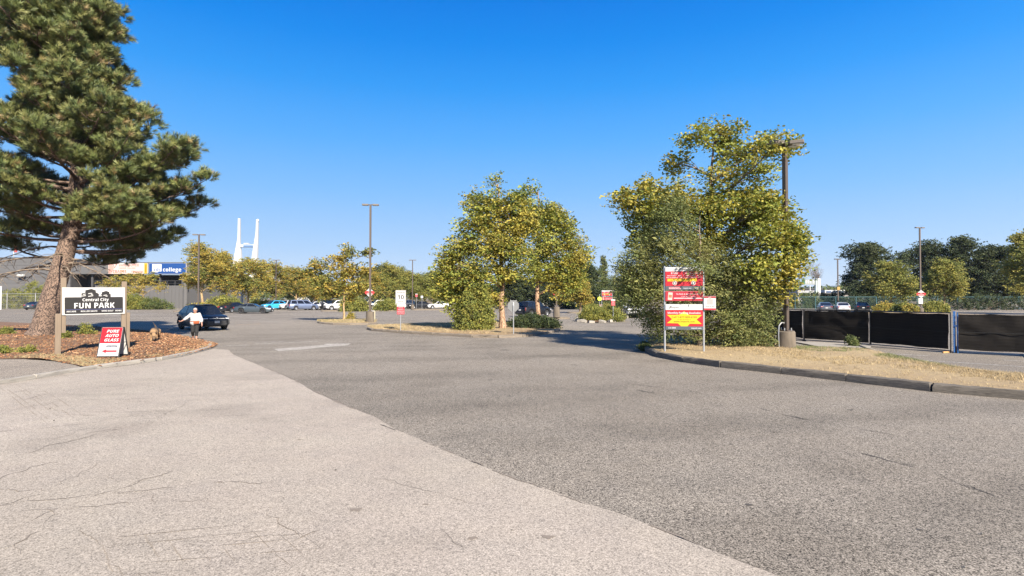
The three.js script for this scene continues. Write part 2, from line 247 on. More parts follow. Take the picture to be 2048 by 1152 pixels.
// ---------------------------------------------------------------- planted beds, kerbs, grass
const concreteTex = tex(256, (x, y) => { const a = fbm(x / 20, y / 20, 5, 12), b = HN[(x * 71 + y * 1337) & 65535]; const v = .6 + .55 * a + .3 * (b - .5); return [.30 * v, .275 * v, .24 * v]; });
const kerbDarkTex = tex(256, (x, y) => { const a = fbm(x / 14, y / 14, 5, 18), b = HN[(x * 71 + y * 1337) & 65535]; const v = .35 + 1.0 * a + .4 * (b - .5); return [.115 * v, .1 * v, .083 * v]; });
const concreteMat = new THREE.MeshStandardMaterial({ map: concreteTex, bumpMap: concreteTex, bumpScale: .004, roughness: .95 });
const kerbDark = new THREE.MeshStandardMaterial({ map: kerbDarkTex, bumpMap: kerbDarkTex, bumpScale: .008, roughness: .95 });
const kerbWarm = new THREE.MeshStandardMaterial({ map: concreteTex, color: col(.62, .56, .5), bumpMap: concreteTex, bumpScale: .004, roughness: .95 });
const stoneShapes = [1, 2, 3, 4].map(s => {              // chipped blocks one metre long
  const g = new THREE.BoxGeometry(1, 1, 1, 10, 3, 3), P = g.attributes.position;
  for (let k = 0; k < P.count; k++) { const x = P.getX(k), y = P.getY(k), z = P.getZ(k), n = fbm(x * 9 + s * 9, y * 3 + z * 3.3, 3) - .5, m = fbm(x * 3 + s * 5, z * 2, 2) - .5, edge = y > .4 && Math.abs(z) > .4 ? .1 + .12 * fbm(x * 7 + s, z * 3, 2) : 0; P.setXYZ(k, x + (Math.abs(x) > .49 ? -Math.sign(x) * .012 * (y > .4 ? 1 : 0) : 0), y + (y > 0 ? n * .12 + m * .14 - edge * .7 : 0), z * (1 - edge * .8) + n * .16); }
  g.computeVertexNormals(); return toCreasedNormals(g, .9);
});
function kerbRun(label, pts, stoneLen, h, w, m, seed, y0 = 0, group) {
  const o = thing('kerb', label, 'kerb', [0, 0, 0], 0, group); o.userData.kind = 'structure';
  const c = curve2(pts, 400), r = rng(seed); let acc = 0, start = c[0];
  for (let k = 1; k < c.length; k++) {
    acc += Math.hypot(c[k][0] - c[k - 1][0], c[k][1] - c[k - 1][1]);
    if (acc >= stoneLen * (.82 + .36 * HN[k * 7 & 65535]) || k === c.length - 1) {
      const e = c[k], dx = e[0] - start[0], dz = e[1] - start[1], L = Math.hypot(dx, dz);
      if (L > .06) { const s = part('kerb_stone', stoneShapes[(r() * 4) | 0], m, o, [(e[0] + start[0]) / 2, y0 + h / 2 - .02, (e[1] + start[1]) / 2], [(r() - .5) * .03, Math.atan2(-dz, dx), (r() - .5) * .012]); s.scale.set(L - .022, h + .04 + r() * .012, w * (.95 + .1 * r())); }
      start = e; acc = 0;
    }
  }
  return o;
}
const barkTex = tex(512, (x, y) => { const a = fbm(x / 7, y / 7, 4, 73), b = fbm(x / 30 + 9, y / 30, 3, 17), c = HN[(x * 31 + y * 757) & 65535]; const v = .35 + .85 * a + .45 * (c - .5), k = smooth(.35, .65, b); return [lerp(.215, .16, k) * v, lerp(.112, .092, k) * v, lerp(.057, .052, k) * v]; });
const mulchMat = new THREE.MeshStandardMaterial({ map: barkTex, bumpMap: barkTex, bumpScale: .03, roughness: 1, vertexColors: true });
const dryTex = tex(512, (x, y) => { const a = fbm(x / 6, y / 9, 4, 80), b = fbm(x / 40, y / 40, 3, 13), c = HN[(x * 31 + y * 757) & 65535]; const v = .5 + .6 * a + .4 * (c - .5); return [lerp(.40, .27, b) * v, lerp(.295, .20, b) * v, lerp(.155, .12, b) * v]; });
const dryMat = new THREE.MeshStandardMaterial({ map: dryTex, bumpMap: dryTex, bumpScale: .02, roughness: 1, vertexColors: true });
const patchy = (x, z) => { const n = fbm(x * .5, z * .5, 4), v = .8 + .4 * n; return [v, v * (.95 + .1 * n), v * (.92 + .12 * n)]; };

// left bed of bark mulch under the pine
const bedFront = [[-48, -20.5], [-28, -19.6], [-17.07, -19.21], [-15.99, -19.52], [-13.45, -17.67], [-12.47, -16.93], [-12.05, -18.34], [-11.95, -20.86], [-12.6, -23.72], [-13.15, -25.2]];
const bedBack = [[-48, -50], [-43.89, -49.34], [-35.94, -44.77], [-29.33, -40.98], [-22.36, -35.56], [-18.25, -31.41], [-15.48, -28.13], [-13.29, -25.47]];
const bedF = resample(bedFront, 90), bedB = resample(bedBack, 90);
const bedHeight = (s, t, x, z) => { const e = Math.sin(Math.PI * clamp(t, 0, 1)), w = smooth(1, .8, s); return .07 + w * e * (.17 + .12 * Math.exp(-((x + 22) ** 2 + (z + 27) ** 2) / 9)) + (fbm(x * 1.3, z * 1.3, 3) - .5) * .1 * e; };
structure('mulch_bed', strip(bedF, bedB, 90, 40, bedHeight, patchy, .7), mulchMat, 'bed of red-brown bark mulch under the pine', 'mulch bed');
function bedAt(x, z) { let best = 1e9, y = 0; for (let i = 0; i <= 90; i++) for (let t = 0; t <= 1; t += .025) { const a = lerp(bedF[i][0], bedB[i][0], t) - x, b = lerp(bedF[i][1], bedB[i][1], t) - z, d = a * a + b * b; if (d < best) { best = d; y = bedHeight(i / 90, t, a + x, b + z); } } return best < 2 ? y : 0; }
const bedY = (i, t) => { const x = lerp(bedF[i][0], bedB[i][0], t), z = lerp(bedF[i][1], bedB[i][1], t); return V(x, bedHeight(i / 90, t, x, z), z); };
structure('sidewalk', strip(resample([[-48, -20.3], [-28, -19.4], [-16.8, -18.91], [-15.74, -19.21], [-13.21, -17.42]], 20), resample([[-48, -14], [-13.4, -13.2], [-12.43, -14.42], [-12.36, -15.42], [-12.4, -16.7]], 20), 20, 8, (s, t, x, z) => .075, (x, z) => { const v = 1.0 + .3 * fbm(x, z, 3); return [v, v * .98, v * .96]; }, 1 / 4.6), asphaltMat, 'patch of grey asphalt sidewalk beside the mulch bed', 'sidewalk');
kerbRun('low worn concrete kerb along the mulch bed', [[-13.15, -6], [-12.85, -11], [-12.43, -14], [-12.41, -14.81], [-12.46, -16.87], [-12, -18.27], [-11.9, -20.77], [-12.27, -22.83], [-12.77, -24.44], [-13.47, -25.74], [-14.45, -26.88]], 2.4, .11, .17, concreteMat, 4);
// mulch chips
const chip = (() => { const g = new THREE.BoxGeometry(1, .16, .34, 2, 1, 1), P = g.attributes.position; for (let k = 0; k < P.count; k++) if (Math.abs(P.getX(k)) < .1) P.setY(k, P.getY(k) + .1); g.computeVertexNormals(); return g; })();
{
  const r = rng(8), L = [], chipMat = mat(1, 1, 1, 1);
  for (let k = 0; k < 30000; k++) {
    const i = 28 + ((r() ** .8) * 62 | 0), t = r() * .98 + .01, p = bedY(Math.min(90, i), t); p.x += (r() - .5) * .6; p.z += (r() - .5) * .3; p.y += .012;
    const v = .45 + 1.0 * r(), y = r(), T = .85 + .95 * fbm(p.x * .9 + 3, p.z * .9, 3); L.push({ p, q: new THREE.Quaternion().setFromEuler(new THREE.Euler((r() - .5) * .9, r() * 6.28, (r() - .5) * .9)), s: .035 + .06 * r() * r() + .02 * r(), c: y < .6 ? [.185 * v * T, .088 * v * T, .042 * v * T] : y < .8 ? [.29 * v * T, .185 * v * T, .1 * v * T] : [.07 * v, .045 * v, .032 * v] });
  }
  tag(instanced('bark_mulch', chip, chipMat, L), 'loose bark chips covering the bed under the pine', 'bark mulch');
}
// grass blades
function tuftGeo(n, h, spread, w, seed) { const g = new Geo(), r = rng(seed); for (let k = 0; k < n; k++) { const a = r() * 6.28, x = (r() - .5) * spread, z = (r() - .5) * spread, l = h * (.5 + .7 * r()), b = l * (.2 + .7 * r()), dx = Math.cos(a), dz = Math.sin(a); const i = g.v(x - dz * w, 0, z + dx * w); g.v(x + dz * w, 0, z - dx * w); g.v(x + dx * b * .4 + dz * w * .6, l * .65, z + dz * b * .4 - dx * w * .6); g.v(x + dx * b * .4 - dz * w * .6, l * .65, z + dz * b * .4 + dx * w * .6); g.v(x + dx * b, l, z + dz * b); g.i.push(i, i + 1, i + 2, i, i + 2, i + 3, i + 3, i + 2, i + 4); } return g.build(); }
const tuft = tuftGeo(9, .13, .16, .006, 3), bladeMat = new THREE.MeshPhysicalMaterial({ color: 0xffffff, roughness: .9, transmission: .3, thickness: 0, side: THREE.DoubleSide });
function grassOn(label, F, B, n, m, hf, seed, count, colour, lo = 0, hi = 1, smin = .45, smax = 1.0) {
  const r = rng(seed), L = [];
  for (let k = 0; k < count; k++) { const s = r() * n, i = Math.min(n - 1, s | 0), f = s - i, t = lerp(lo, hi, r()); const a = [lerp(F[i][0], F[i + 1][0], f), lerp(F[i][1], F[i + 1][1], f)], b = [lerp(B[i][0], B[i + 1][0], f), lerp(B[i][1], B[i + 1][1], f)], x = lerp(a[0], b[0], t), z = lerp(a[1], b[1], t); const c = colour(x, z, t, r); if (!c) continue; L.push({ p: V(x, hf(s / n, t, x, z) - .01, z), q: qYaw(r() * 6.28), s: lerp(smin, smax, r() * r()), c }); }
  return tag(instanced('dry_grass', tuft, bladeMat, L), label, 'grass');
}
const straw = (r, g = 0) => { const v = .65 + .6 * r(); return [lerp(.43, .15, g) * v, lerp(.33, .18, g) * v, lerp(.18, .055, g) * v]; };
grassOn('thin dry grass along the kerb edge of the mulch bed', bedF, bedB, 90, 40, bedHeight, 47, 9000, (x, z, t, r) => x < -17 || fbm(x * 1.4, z * 1.4, 3) < .42 ? null : straw(r, r() < .15 ? .6 : .1), .005, .1, .4, .9);
// right island: dry verge inside the dark kerb
const kerbR = [[5.66, -24.14], [5.42, -23.49], [5.22, -21.8], [5.27, -20.17], [5.94, -18.2], [6.89, -16.7], [7.81, -15.62], [8.5, -14.5], [9.05, -13.46], [9.68, -12.75], [10.59, -11.94], [16, -8.6], [24, -6]];
kerbRun('dark worn kerb of long concrete blocks round the dry verge', kerbR, 1.9, .19, .2, kerbDark, 12);
const islF = resample(curve2(kerbR, 120).map(([x, z]) => [x + .12, z - .06]), 120);
const islB = resample(curve2([[6.32, -26.39], [9.2, -30.5], [12.2, -29.5], [11.5, -23.4], [13.12, -22.7], [13.47, -21.82], [12.46, -19.24], [11.67, -17.33], [12.07, -15.88], [13.02, -14.65], [18.5, -10.6], [25, -8]], 120), 120);
const islH = (s, t, x, z) => .17 + .05 * Math.sin(Math.PI * t) + (fbm(x * 1.1, z * 1.1, 3) - .5) * .05;
structure('verge', strip(islF, islB, 120, 20, islH, patchy, .8), dryMat, 'strip of dry straw-coloured verge inside the dark kerb', 'verge');
grassOn('short dry straw grass on the verge by the fence', islF, islB, 120, 20, islH, 41, 26000, (x, z, t, r) => { const n = fbm(x * .8 + 3, z * .8, 3); if (n < .43 || t < .12 + .3 * fbm(x * 1.5, z * 1.5, 2)) return r() < .12 ? straw(r) : null; const far = t > .55 && z < -15.5 && x > 10.5 ? smooth(.45, .7, t) * smooth(.3, .45, n) : 0; return straw(r, far * (r() < .8 ? 1 : .3)); });
structure('concrete_walk', strip(resample([[13.0, -24.3], [14.6, -23.49]], 10), resample([[13.3, -27.6], [15.94, -25.47]], 10), 10, 6, () => .05, null, .5), concreteMat, 'pale concrete walk behind the lamp base and verge', 'walk');
kerbRun('narrow concrete edging between the verge and the fenced lot', [[15.33, -26.01], [14.5, -23.49], [13.14, -20.17], [12.29, -18.2]], 1.5, .1, .13, concreteMat, 14);
// middle island
const midF = [[-9.88, -39.64], [-9.11, -37.2], [-6.72, -34.55], [-3.43, -31.82], [-1.29, -30.23], [0.16, -30.62], [1.59, -32.68], [2.76, -36.09], [3.25, -39]];
const midB = [[-10.05, -40.3], [-9.64, -42.05], [-6.77, -44.77], [-3.05, -47.4], [0.69, -49.34], [2.67, -46.49], [3.35, -42.42], [3.34, -39.64]];
kerbRun('grey kerb edging the near side of the middle tree island', midF, 1.6, .15, .2, kerbWarm, 21); kerbRun('grey kerb edging the far side of the middle tree island', midB, 1.6, .15, .2, kerbWarm, 22);
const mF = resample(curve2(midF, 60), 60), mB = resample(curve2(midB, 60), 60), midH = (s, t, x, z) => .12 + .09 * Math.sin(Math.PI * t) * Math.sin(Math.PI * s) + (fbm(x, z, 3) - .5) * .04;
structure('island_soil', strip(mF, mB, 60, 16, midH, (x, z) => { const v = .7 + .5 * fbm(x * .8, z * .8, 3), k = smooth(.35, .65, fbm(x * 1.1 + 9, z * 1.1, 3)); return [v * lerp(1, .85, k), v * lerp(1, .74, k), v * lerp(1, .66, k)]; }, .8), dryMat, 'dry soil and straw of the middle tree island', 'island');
grassOn('dry straw grass on the middle island by the speed sign', mF, mB, 60, 16, midH, 43, 7000, (x, z, t, r) => x > -1.2 + r() ? (r() < .1 ? straw(r) : null) : straw(r, r() < .06 ? .8 : 0), .05, .95, .6, 1.4);
// small island round the young tree and lamp
const smF = [[-16.63, -49.34], [-15.11, -46.49], [-12.99, -44.77], [-11.65, -45.62], [-10.99, -46.49], [-9.87, -44.36]], smB = [[-16.8, -49.85], [-16.71, -51.44], [-15.42, -53.13], [-13.72, -53.72], [-12.42, -52.55], [-9.96, -44.77]];
kerbRun('low kerb round the small island with the young golden tree', [[-11.66, -49.34], [-11.04, -46.05], [-11.54, -45.19], [-12.99, -44.77], [-15.11, -46.49], [-16.59, -49.34], [-16.71, -51.44], [-15.42, -53.13], [-13.72, -53.72], [-11.9, -50.36]], 1.5, .13, .2, kerbWarm, 24);
{ const F = resample(smF.slice(0, 5), 20), B = resample(smB.slice(0, 5), 20), h = (s, t, x, z) => .11 + .06 * Math.sin(Math.PI * t); structure('island_soil', strip(F, B, 20, 8, h, patchy, .8), dryMat, 'dry soil of the small island with the young golden tree', 'island'); grassOn('dry grass on the small island with the young golden tree', F, B, 20, 8, h, 44, 1200, (x, z, t, r) => straw(r, r() < .3 ? .7 : 0), .1, .9, .8, 1.8); }
// flower island
const flF = [[6.25, -54.94], [6.01, -50.89], [6.76, -48.35], [8.19, -49.34], [10.19, -54.32], [11.97, -60.43]], flB = [[6.45, -56.22], [8.07, -63.61], [10.26, -69.06], [12.42, -71.09], [13.14, -69.06], [12.33, -61.98]];
{
  const o = thing('kerb', 'ring of small pale stones round the flower bed island', 'kerb', [0, 0, 0], 0); o.userData.kind = 'structure'; const r = rng(6), ring = curve2([...flF, ...flB.slice().reverse(), flF[0]], 44);
  for (const [x, z] of ring) { const s = part('edge_stone', stoneShapes[(r() * 4) | 0], concreteMat, o, [x, .08, z], [0, r() * 6, r() * .3]); s.scale.set(.42 + .25 * r(), .22 + .08 * r(), .3); }
  const F = resample(flF, 20), B = resample(flB, 20), h = (s, t) => .1 + .15 * Math.sin(Math.PI * t); structure('island_soil', strip(F, B, 20, 10, h, patchy, .8), mulchMat, 'dark soil of the flower bed island', 'island');
}
// far islands that carry trees and lamps across the lot
function lowIsland(x, z, w, d, turn, label) {
  const o = thing('planting_island', label, 'island', [x, 0, z], turn); o.userData.kind = 'structure';
  const s = new THREE.Shape(); const rr = Math.min(w, d) * .45; s.moveTo(-w / 2 + rr, -d / 2); s.lineTo(w / 2 - rr, -d / 2); s.quadraticCurveTo(w / 2, -d / 2, w / 2, 0); s.quadraticCurveTo(w / 2, d / 2, w / 2 - rr, d / 2); s.lineTo(-w / 2 + rr, d / 2); s.quadraticCurveTo(-w / 2, d / 2, -w / 2, 0); s.quadraticCurveTo(-w / 2, -d / 2, -w / 2 + rr, -d / 2);
  const g = new THREE.ExtrudeGeometry(s, { depth: .13, bevelEnabled: true, bevelSize: .04, bevelThickness: .03, bevelSegments: 1 }); g.rotateX(-Math.PI / 2); part('kerb_edge', g, kerbWarm, o);
  const t = new THREE.ShapeGeometry(s); t.scale(.93, .82, 1); t.rotateX(-Math.PI / 2); t.translate(0, .172, 0); part('dry_soil', t, dryMatPlain, o);
}
const dryMatPlain = new THREE.MeshStandardMaterial({ map: dryTex, roughness: 1 });
lowIsland(-24.32, -92, 12, 2.6, .1, 'long low island with shrubs before the parked white cars');
lowIsland(-12.95, -100, 9, 2.6, .1, 'long low island before the parked black sedan');
lowIsland(10.15, -80, 5, 2.4, 0, 'low island with a young tree beyond the flower bed');
lowIsland(4.49, -58, 2.6, 2.2, 0, 'small kerbed island under the lamp with a concrete base');
lowIsland(15.84, -66, 9, 3, -.15, 'dry kerbed island beside the white truck');
lowIsland(53.26, -76, 22, 3.6, 0, 'dry island with golden trees beyond the screened fence');
lowIsland(-47.26, -90, 10, 3.4, .3, 'dry island left of the charcoal coupe');

// ---------------------------------------------------------------- trees and shrubs
function leafClump(n, len, wid, R, seed, droop = 0) {      // a spray of folded leaves
  const g = new Geo(), r = rng(seed), M = new THREE.Matrix4(), t = V(0, 0, 0);
  for (let k = 0; k < n; k++) {
    const a = r() * 6.28, e = Math.acos(1 - 1.7 * r()), d = R * Math.cbrt(r());
    const q = new THREE.Quaternion().setFromEuler(new THREE.Euler((r() - .5) * 1.7 + droop, r() * 6.28, (r() - .5) * 1.5)), s = .7 + .6 * r();
    M.compose(V(d * Math.sin(e) * Math.cos(a), d * Math.cos(e) * .7, d * Math.sin(e) * Math.sin(a)), q, V(s, s, s));
    const P = [[0, 0, 0], [wid * .5, .12 * wid, len * .35], [wid * .34, .1 * wid, len * .68], [0, -.04 * len, len], [-wid * .34, .1 * wid, len * .68], [-wid * .5, .12 * wid, len * .35]], i = g.p.length / 3;
    for (const p of P) { t.set(...p).applyMatrix4(M); g.v(t.x, t.y, t.z); }
    g.i.push(i, i + 1, i + 5, i + 1, i + 2, i + 5, i + 5, i + 2, i + 4, i + 4, i + 2, i + 3);
  }
  return g.build();
}
const leafMat = new THREE.MeshPhysicalMaterial({ color: 0xffffff, roughness: .75, specularIntensity: .4, transmission: .45, thickness: 0, side: THREE.DoubleSide });
const needleMat = new THREE.MeshStandardMaterial({ color: 0xffffff, roughness: .6, side: THREE.DoubleSide });
const CL = { maple: leafClump(9, .145, .13, .3, 11), willow: leafClump(16, .11, .036, .24, 12, .6), far: leafClump(7, .36, .3, .5, 13), shrub: leafClump(10, .09, .05, .18, 14), poplar: leafClump(7, .3, .22, .4, 15) };
const PAL = {
  gold: [[.43, .33, .06], [.36, .30, .055], [.28, .265, .05], [.46, .33, .065], [.19, .205, .045]],
  maple: [[.32, .33, .055], [.25, .285, .05], [.38, .345, .06], [.15, .19, .036], [.43, .365, .065]],
  mapleGreen: [[.12, .15, .028], [.165, .175, .028], [.08, .11, .022], [.20, .18, .03]],
  willow: [[.17, .20, .06], [.21, .235, .07], [.12, .15, .045], [.25, .25, .08]],
  green: [[.10, .135, .04], [.125, .155, .045], [.075, .105, .03], [.165, .17, .045]],
  dark: [[.04, .06, .02], [.055, .078, .025], [.03, .05, .018], [.075, .092, .028]],
  olive: [[.22, .235, .05], [.27, .265, .055], [.16, .185, .042], [.32, .285, .06]],
};
function barkMaterial(a, b, sx, sy) { const t = tex(256, (x, y) => { const n = fbm(x / sx, y / sy, 4, Math.round(256 / sx)), k = smooth(.38, .62, n), f = HN[(x * 91 + y * 577) & 65535] * .3 + .85; return [lerp(a[0], b[0], k) * f, lerp(a[1], b[1], k) * f, lerp(a[2], b[2], k) * f]; }); return new THREE.MeshStandardMaterial({ map: t, bumpMap: t, bumpScale: .03, roughness: 1 }); }
const barkGrey = barkMaterial([.10, .075, .055], [.24, .19, .145], 10, 30), barkPink = barkMaterial([.17, .10, .06], [.38, .25, .165], 12, 26), barkPine = barkMaterial([.05, .036, .03], [.21, .145, .11], 7, 12), barkTan = barkMaterial([.24, .16, .08], [.40, .29, .16], 12, 30);
function inEllipsoid(r, k = .42) { const a = r() * 6.283, c = 2 * r() - 1, s = Math.sqrt(1 - c * c), d = Math.pow(r(), k); return V(Math.cos(a) * s * d, c * d, Math.sin(a) * s * d); }
function bend(a, b, r, amt, n = 4) { const o = [], L = a.distanceTo(b) * amt, w = [V((r() - .5) * L, (r() - .2) * L, (r() - .5) * L)]; for (let k = 0; k <= n; k++) { const t = k / n; o.push(a.clone().lerp(b, t).addScaledVector(w[0], Math.sin(t * Math.PI))); } return o; }
// lobes: [dx, y, dz, rx, ry, rz, sprays]; one limb reaches each lobe, twigs fan out in it and every twig ends in sprays of leaves
function broadTree(name, label, pos, o) {
  const r = rng(o.seed), T = thing(name, label, 'tree', pos, 0, o.group), wood = new Geo(), twigs = new Geo(), L = [], pal = PAL[o.pal], tr = o.trunk || .16, th = o.fork || 2, lean = o.lean || [0, 0];
  const apex = Math.max(...o.lobes.map(l => l[1])), spine = []; for (let k = 0; k <= 10; k++) { const t = k / 10; spine.push(V(lean[0] * t * t + (k && k < 10 ? (r() - .5) * tr * .8 : 0), -.1 + (apex + .1) * t, lean[1] * t * t + (k ? (r() - .5) * tr * .8 : 0))); }
  wood.tube(spine, spine.map((p, k) => tr * (k ? 1 - .86 * (k / 10) : 1.35)), 9);
  const on = y => { const f = clamp((y + .1) / (apex + .1), 0, 1) * 10, i = Math.min(9, f | 0); return spine[i].clone().lerp(spine[i + 1], f - i); };
  for (const [x, y, z, rx, ry, rz, n] of o.lobes) {
    const C = V(x, y, z), from = on(Math.max(th, Math.min(y - ry * .3, y - Math.hypot(x, z) * .55))), path = bend(from, C, r, .16, 5), big = tr * clamp(.2 + .09 * Math.hypot(rx, ry), .12, .6);
    wood.tube(path, path.map((p, k) => lerp(big, big * .3, k / 5)), 6);
    const ends = []; for (let k = 0; k < n; k++) { const d = inEllipsoid(r, o.fill || .42); ends.push(V(x + d.x * rx, y + d.y * ry * 1.2, z + d.z * rz)); }
    const lobeTone = r() * .9 - .3;
    for (const e of ends) {
      const s = path[2 + (r() * 3.9 | 0)];
      if (r() < (o.twig ?? 1)) { const b = bend(s, e, r, .18, 3); twigs.tube(b, [big * .28, big * .2, big * .13, .006 * (o.tscale || 1)], 4); }
      const tone = lobeTone + r() * .9, m = o.per || 5;
      for (let k = 0; k < m; k++) {
        const g = () => (r() + r() + r() - 1.5) * (o.spread || .45), p = e.clone().add(V(g(), g() * .95, g())); if (p.y < (o.floor || .3)) continue;
        const q = clamp((tone + (r() - .5) * .55) * pal.length, 0, pal.length - .01) | 0, c = pal[q], v = .78 + .45 * r(); L.push({ p, q: new THREE.Quaternion().setFromEuler(new THREE.Euler((r() - .5) * .9, r() * 6.28, (r() - .5) * .9)), s: (o.leaf || 1) * (.55 + .8 * r()), c: [c[0] * v, c[1] * v, c[2] * v] });
      }
    }
  }
  const t = part('trunk', wood.build(), o.bark || barkGrey, T); if (twigs.i.length) part('twigs', twigs.build(), o.bark || barkGrey, t).userData.kind = 'stuff';
  instanced('crown', o.clump || CL.maple, leafMat, L, T); return T;
}
function domeLobes(seed, H, W, base, n, sprays, sparse = 0) { // uneven crown from overlapping lobes
  const r = rng(seed), o = []; for (let k = 0; k < n; k++) { const t = (k + r()) / n, y = lerp(base + (H - base) * .16, H * .93, t), w = W / 2 * Math.sqrt(Math.max(.08, 1 - Math.pow((t - .28) / .8, 2))), a = k * 2.4 + r(), d = w * (.25 + .5 * r()), s = W * (.16 + .09 * r()) * (1 - .3 * t); o.push([Math.cos(a) * d, y, Math.sin(a) * d, s * 1.15, s * .72, s * 1.15, Math.round(sprays / n)]); }
  o.push([0, H * .93, 0, W * .1, H * .06, W * .1, Math.round(sprays / n / 3)]); return o;
}
function rowTree(label, x, z, H, W, base, pal, seed, extra = {}) { return broadTree(extra.name || 'leafy_tree', label, [x, 0, z], { seed, pal, trunk: .09 + H * .012, fork: base * .8, lobes: domeLobes(seed, H, W, base, extra.n || 9, extra.sprays || 260), clump: CL.far, leaf: extra.leaf || .62, per: 5, spread: extra.spread || .6, fill: .5, twig: .4, tscale: 2, bark: extra.bark || barkTan, floor: base * .6, group: extra.group }); }
function shrub(name, label, [x, y, z], w, h, d, o) {
  if (o.bed) y = bedAt(x, z) - .02;
  const r = rng(o.seed), T = thing(name, label, o.category || 'shrub', [x, y, z], 0, o.group), stems = new Geo(), L = [], pal = PAL[o.pal];
  const n = o.n || 240, ends = []; for (let k = 0; k < n; k++) { const p = inEllipsoid(r, .35); p.y = Math.abs(p.y); const f = .75 + .5 * fbm(p.x * 2.2 + o.seed, p.z * 2.2 + p.y * 1.5, 2); ends.push(V(p.x * w / 2 * f, Math.max(.05, p.y * h * f), p.z * d / 2 * f)); }
  ends.forEach((e, k) => { if (k % (o.stemEvery || 4) === 0) stems.tube(bend(V(e.x * .25, 0, e.z * .25), e, r, .1, 2), [.025, .018, .008], 4); const tone = r(); for (let m = 0; m < (o.per || 4); m++) { const c = pal[(tone * .6 + r() * .4) * pal.length | 0], v = .75 + .5 * r(), s = o.spread || .18; L.push({ p: e.clone().add(V((r() - .5) * s * 2, (r() - .3) * s, (r() - .5) * s * 2)), q: qRand(r), s: (o.leaf || 1) * (.7 + .6 * r()), c: [c[0] * v, c[1] * v, c[2] * v] }); } });
  part('stems', stems.build(), barkGrey, T); instanced('foliage', o.clump || CL.shrub, leafMat, L, T); return T;
}
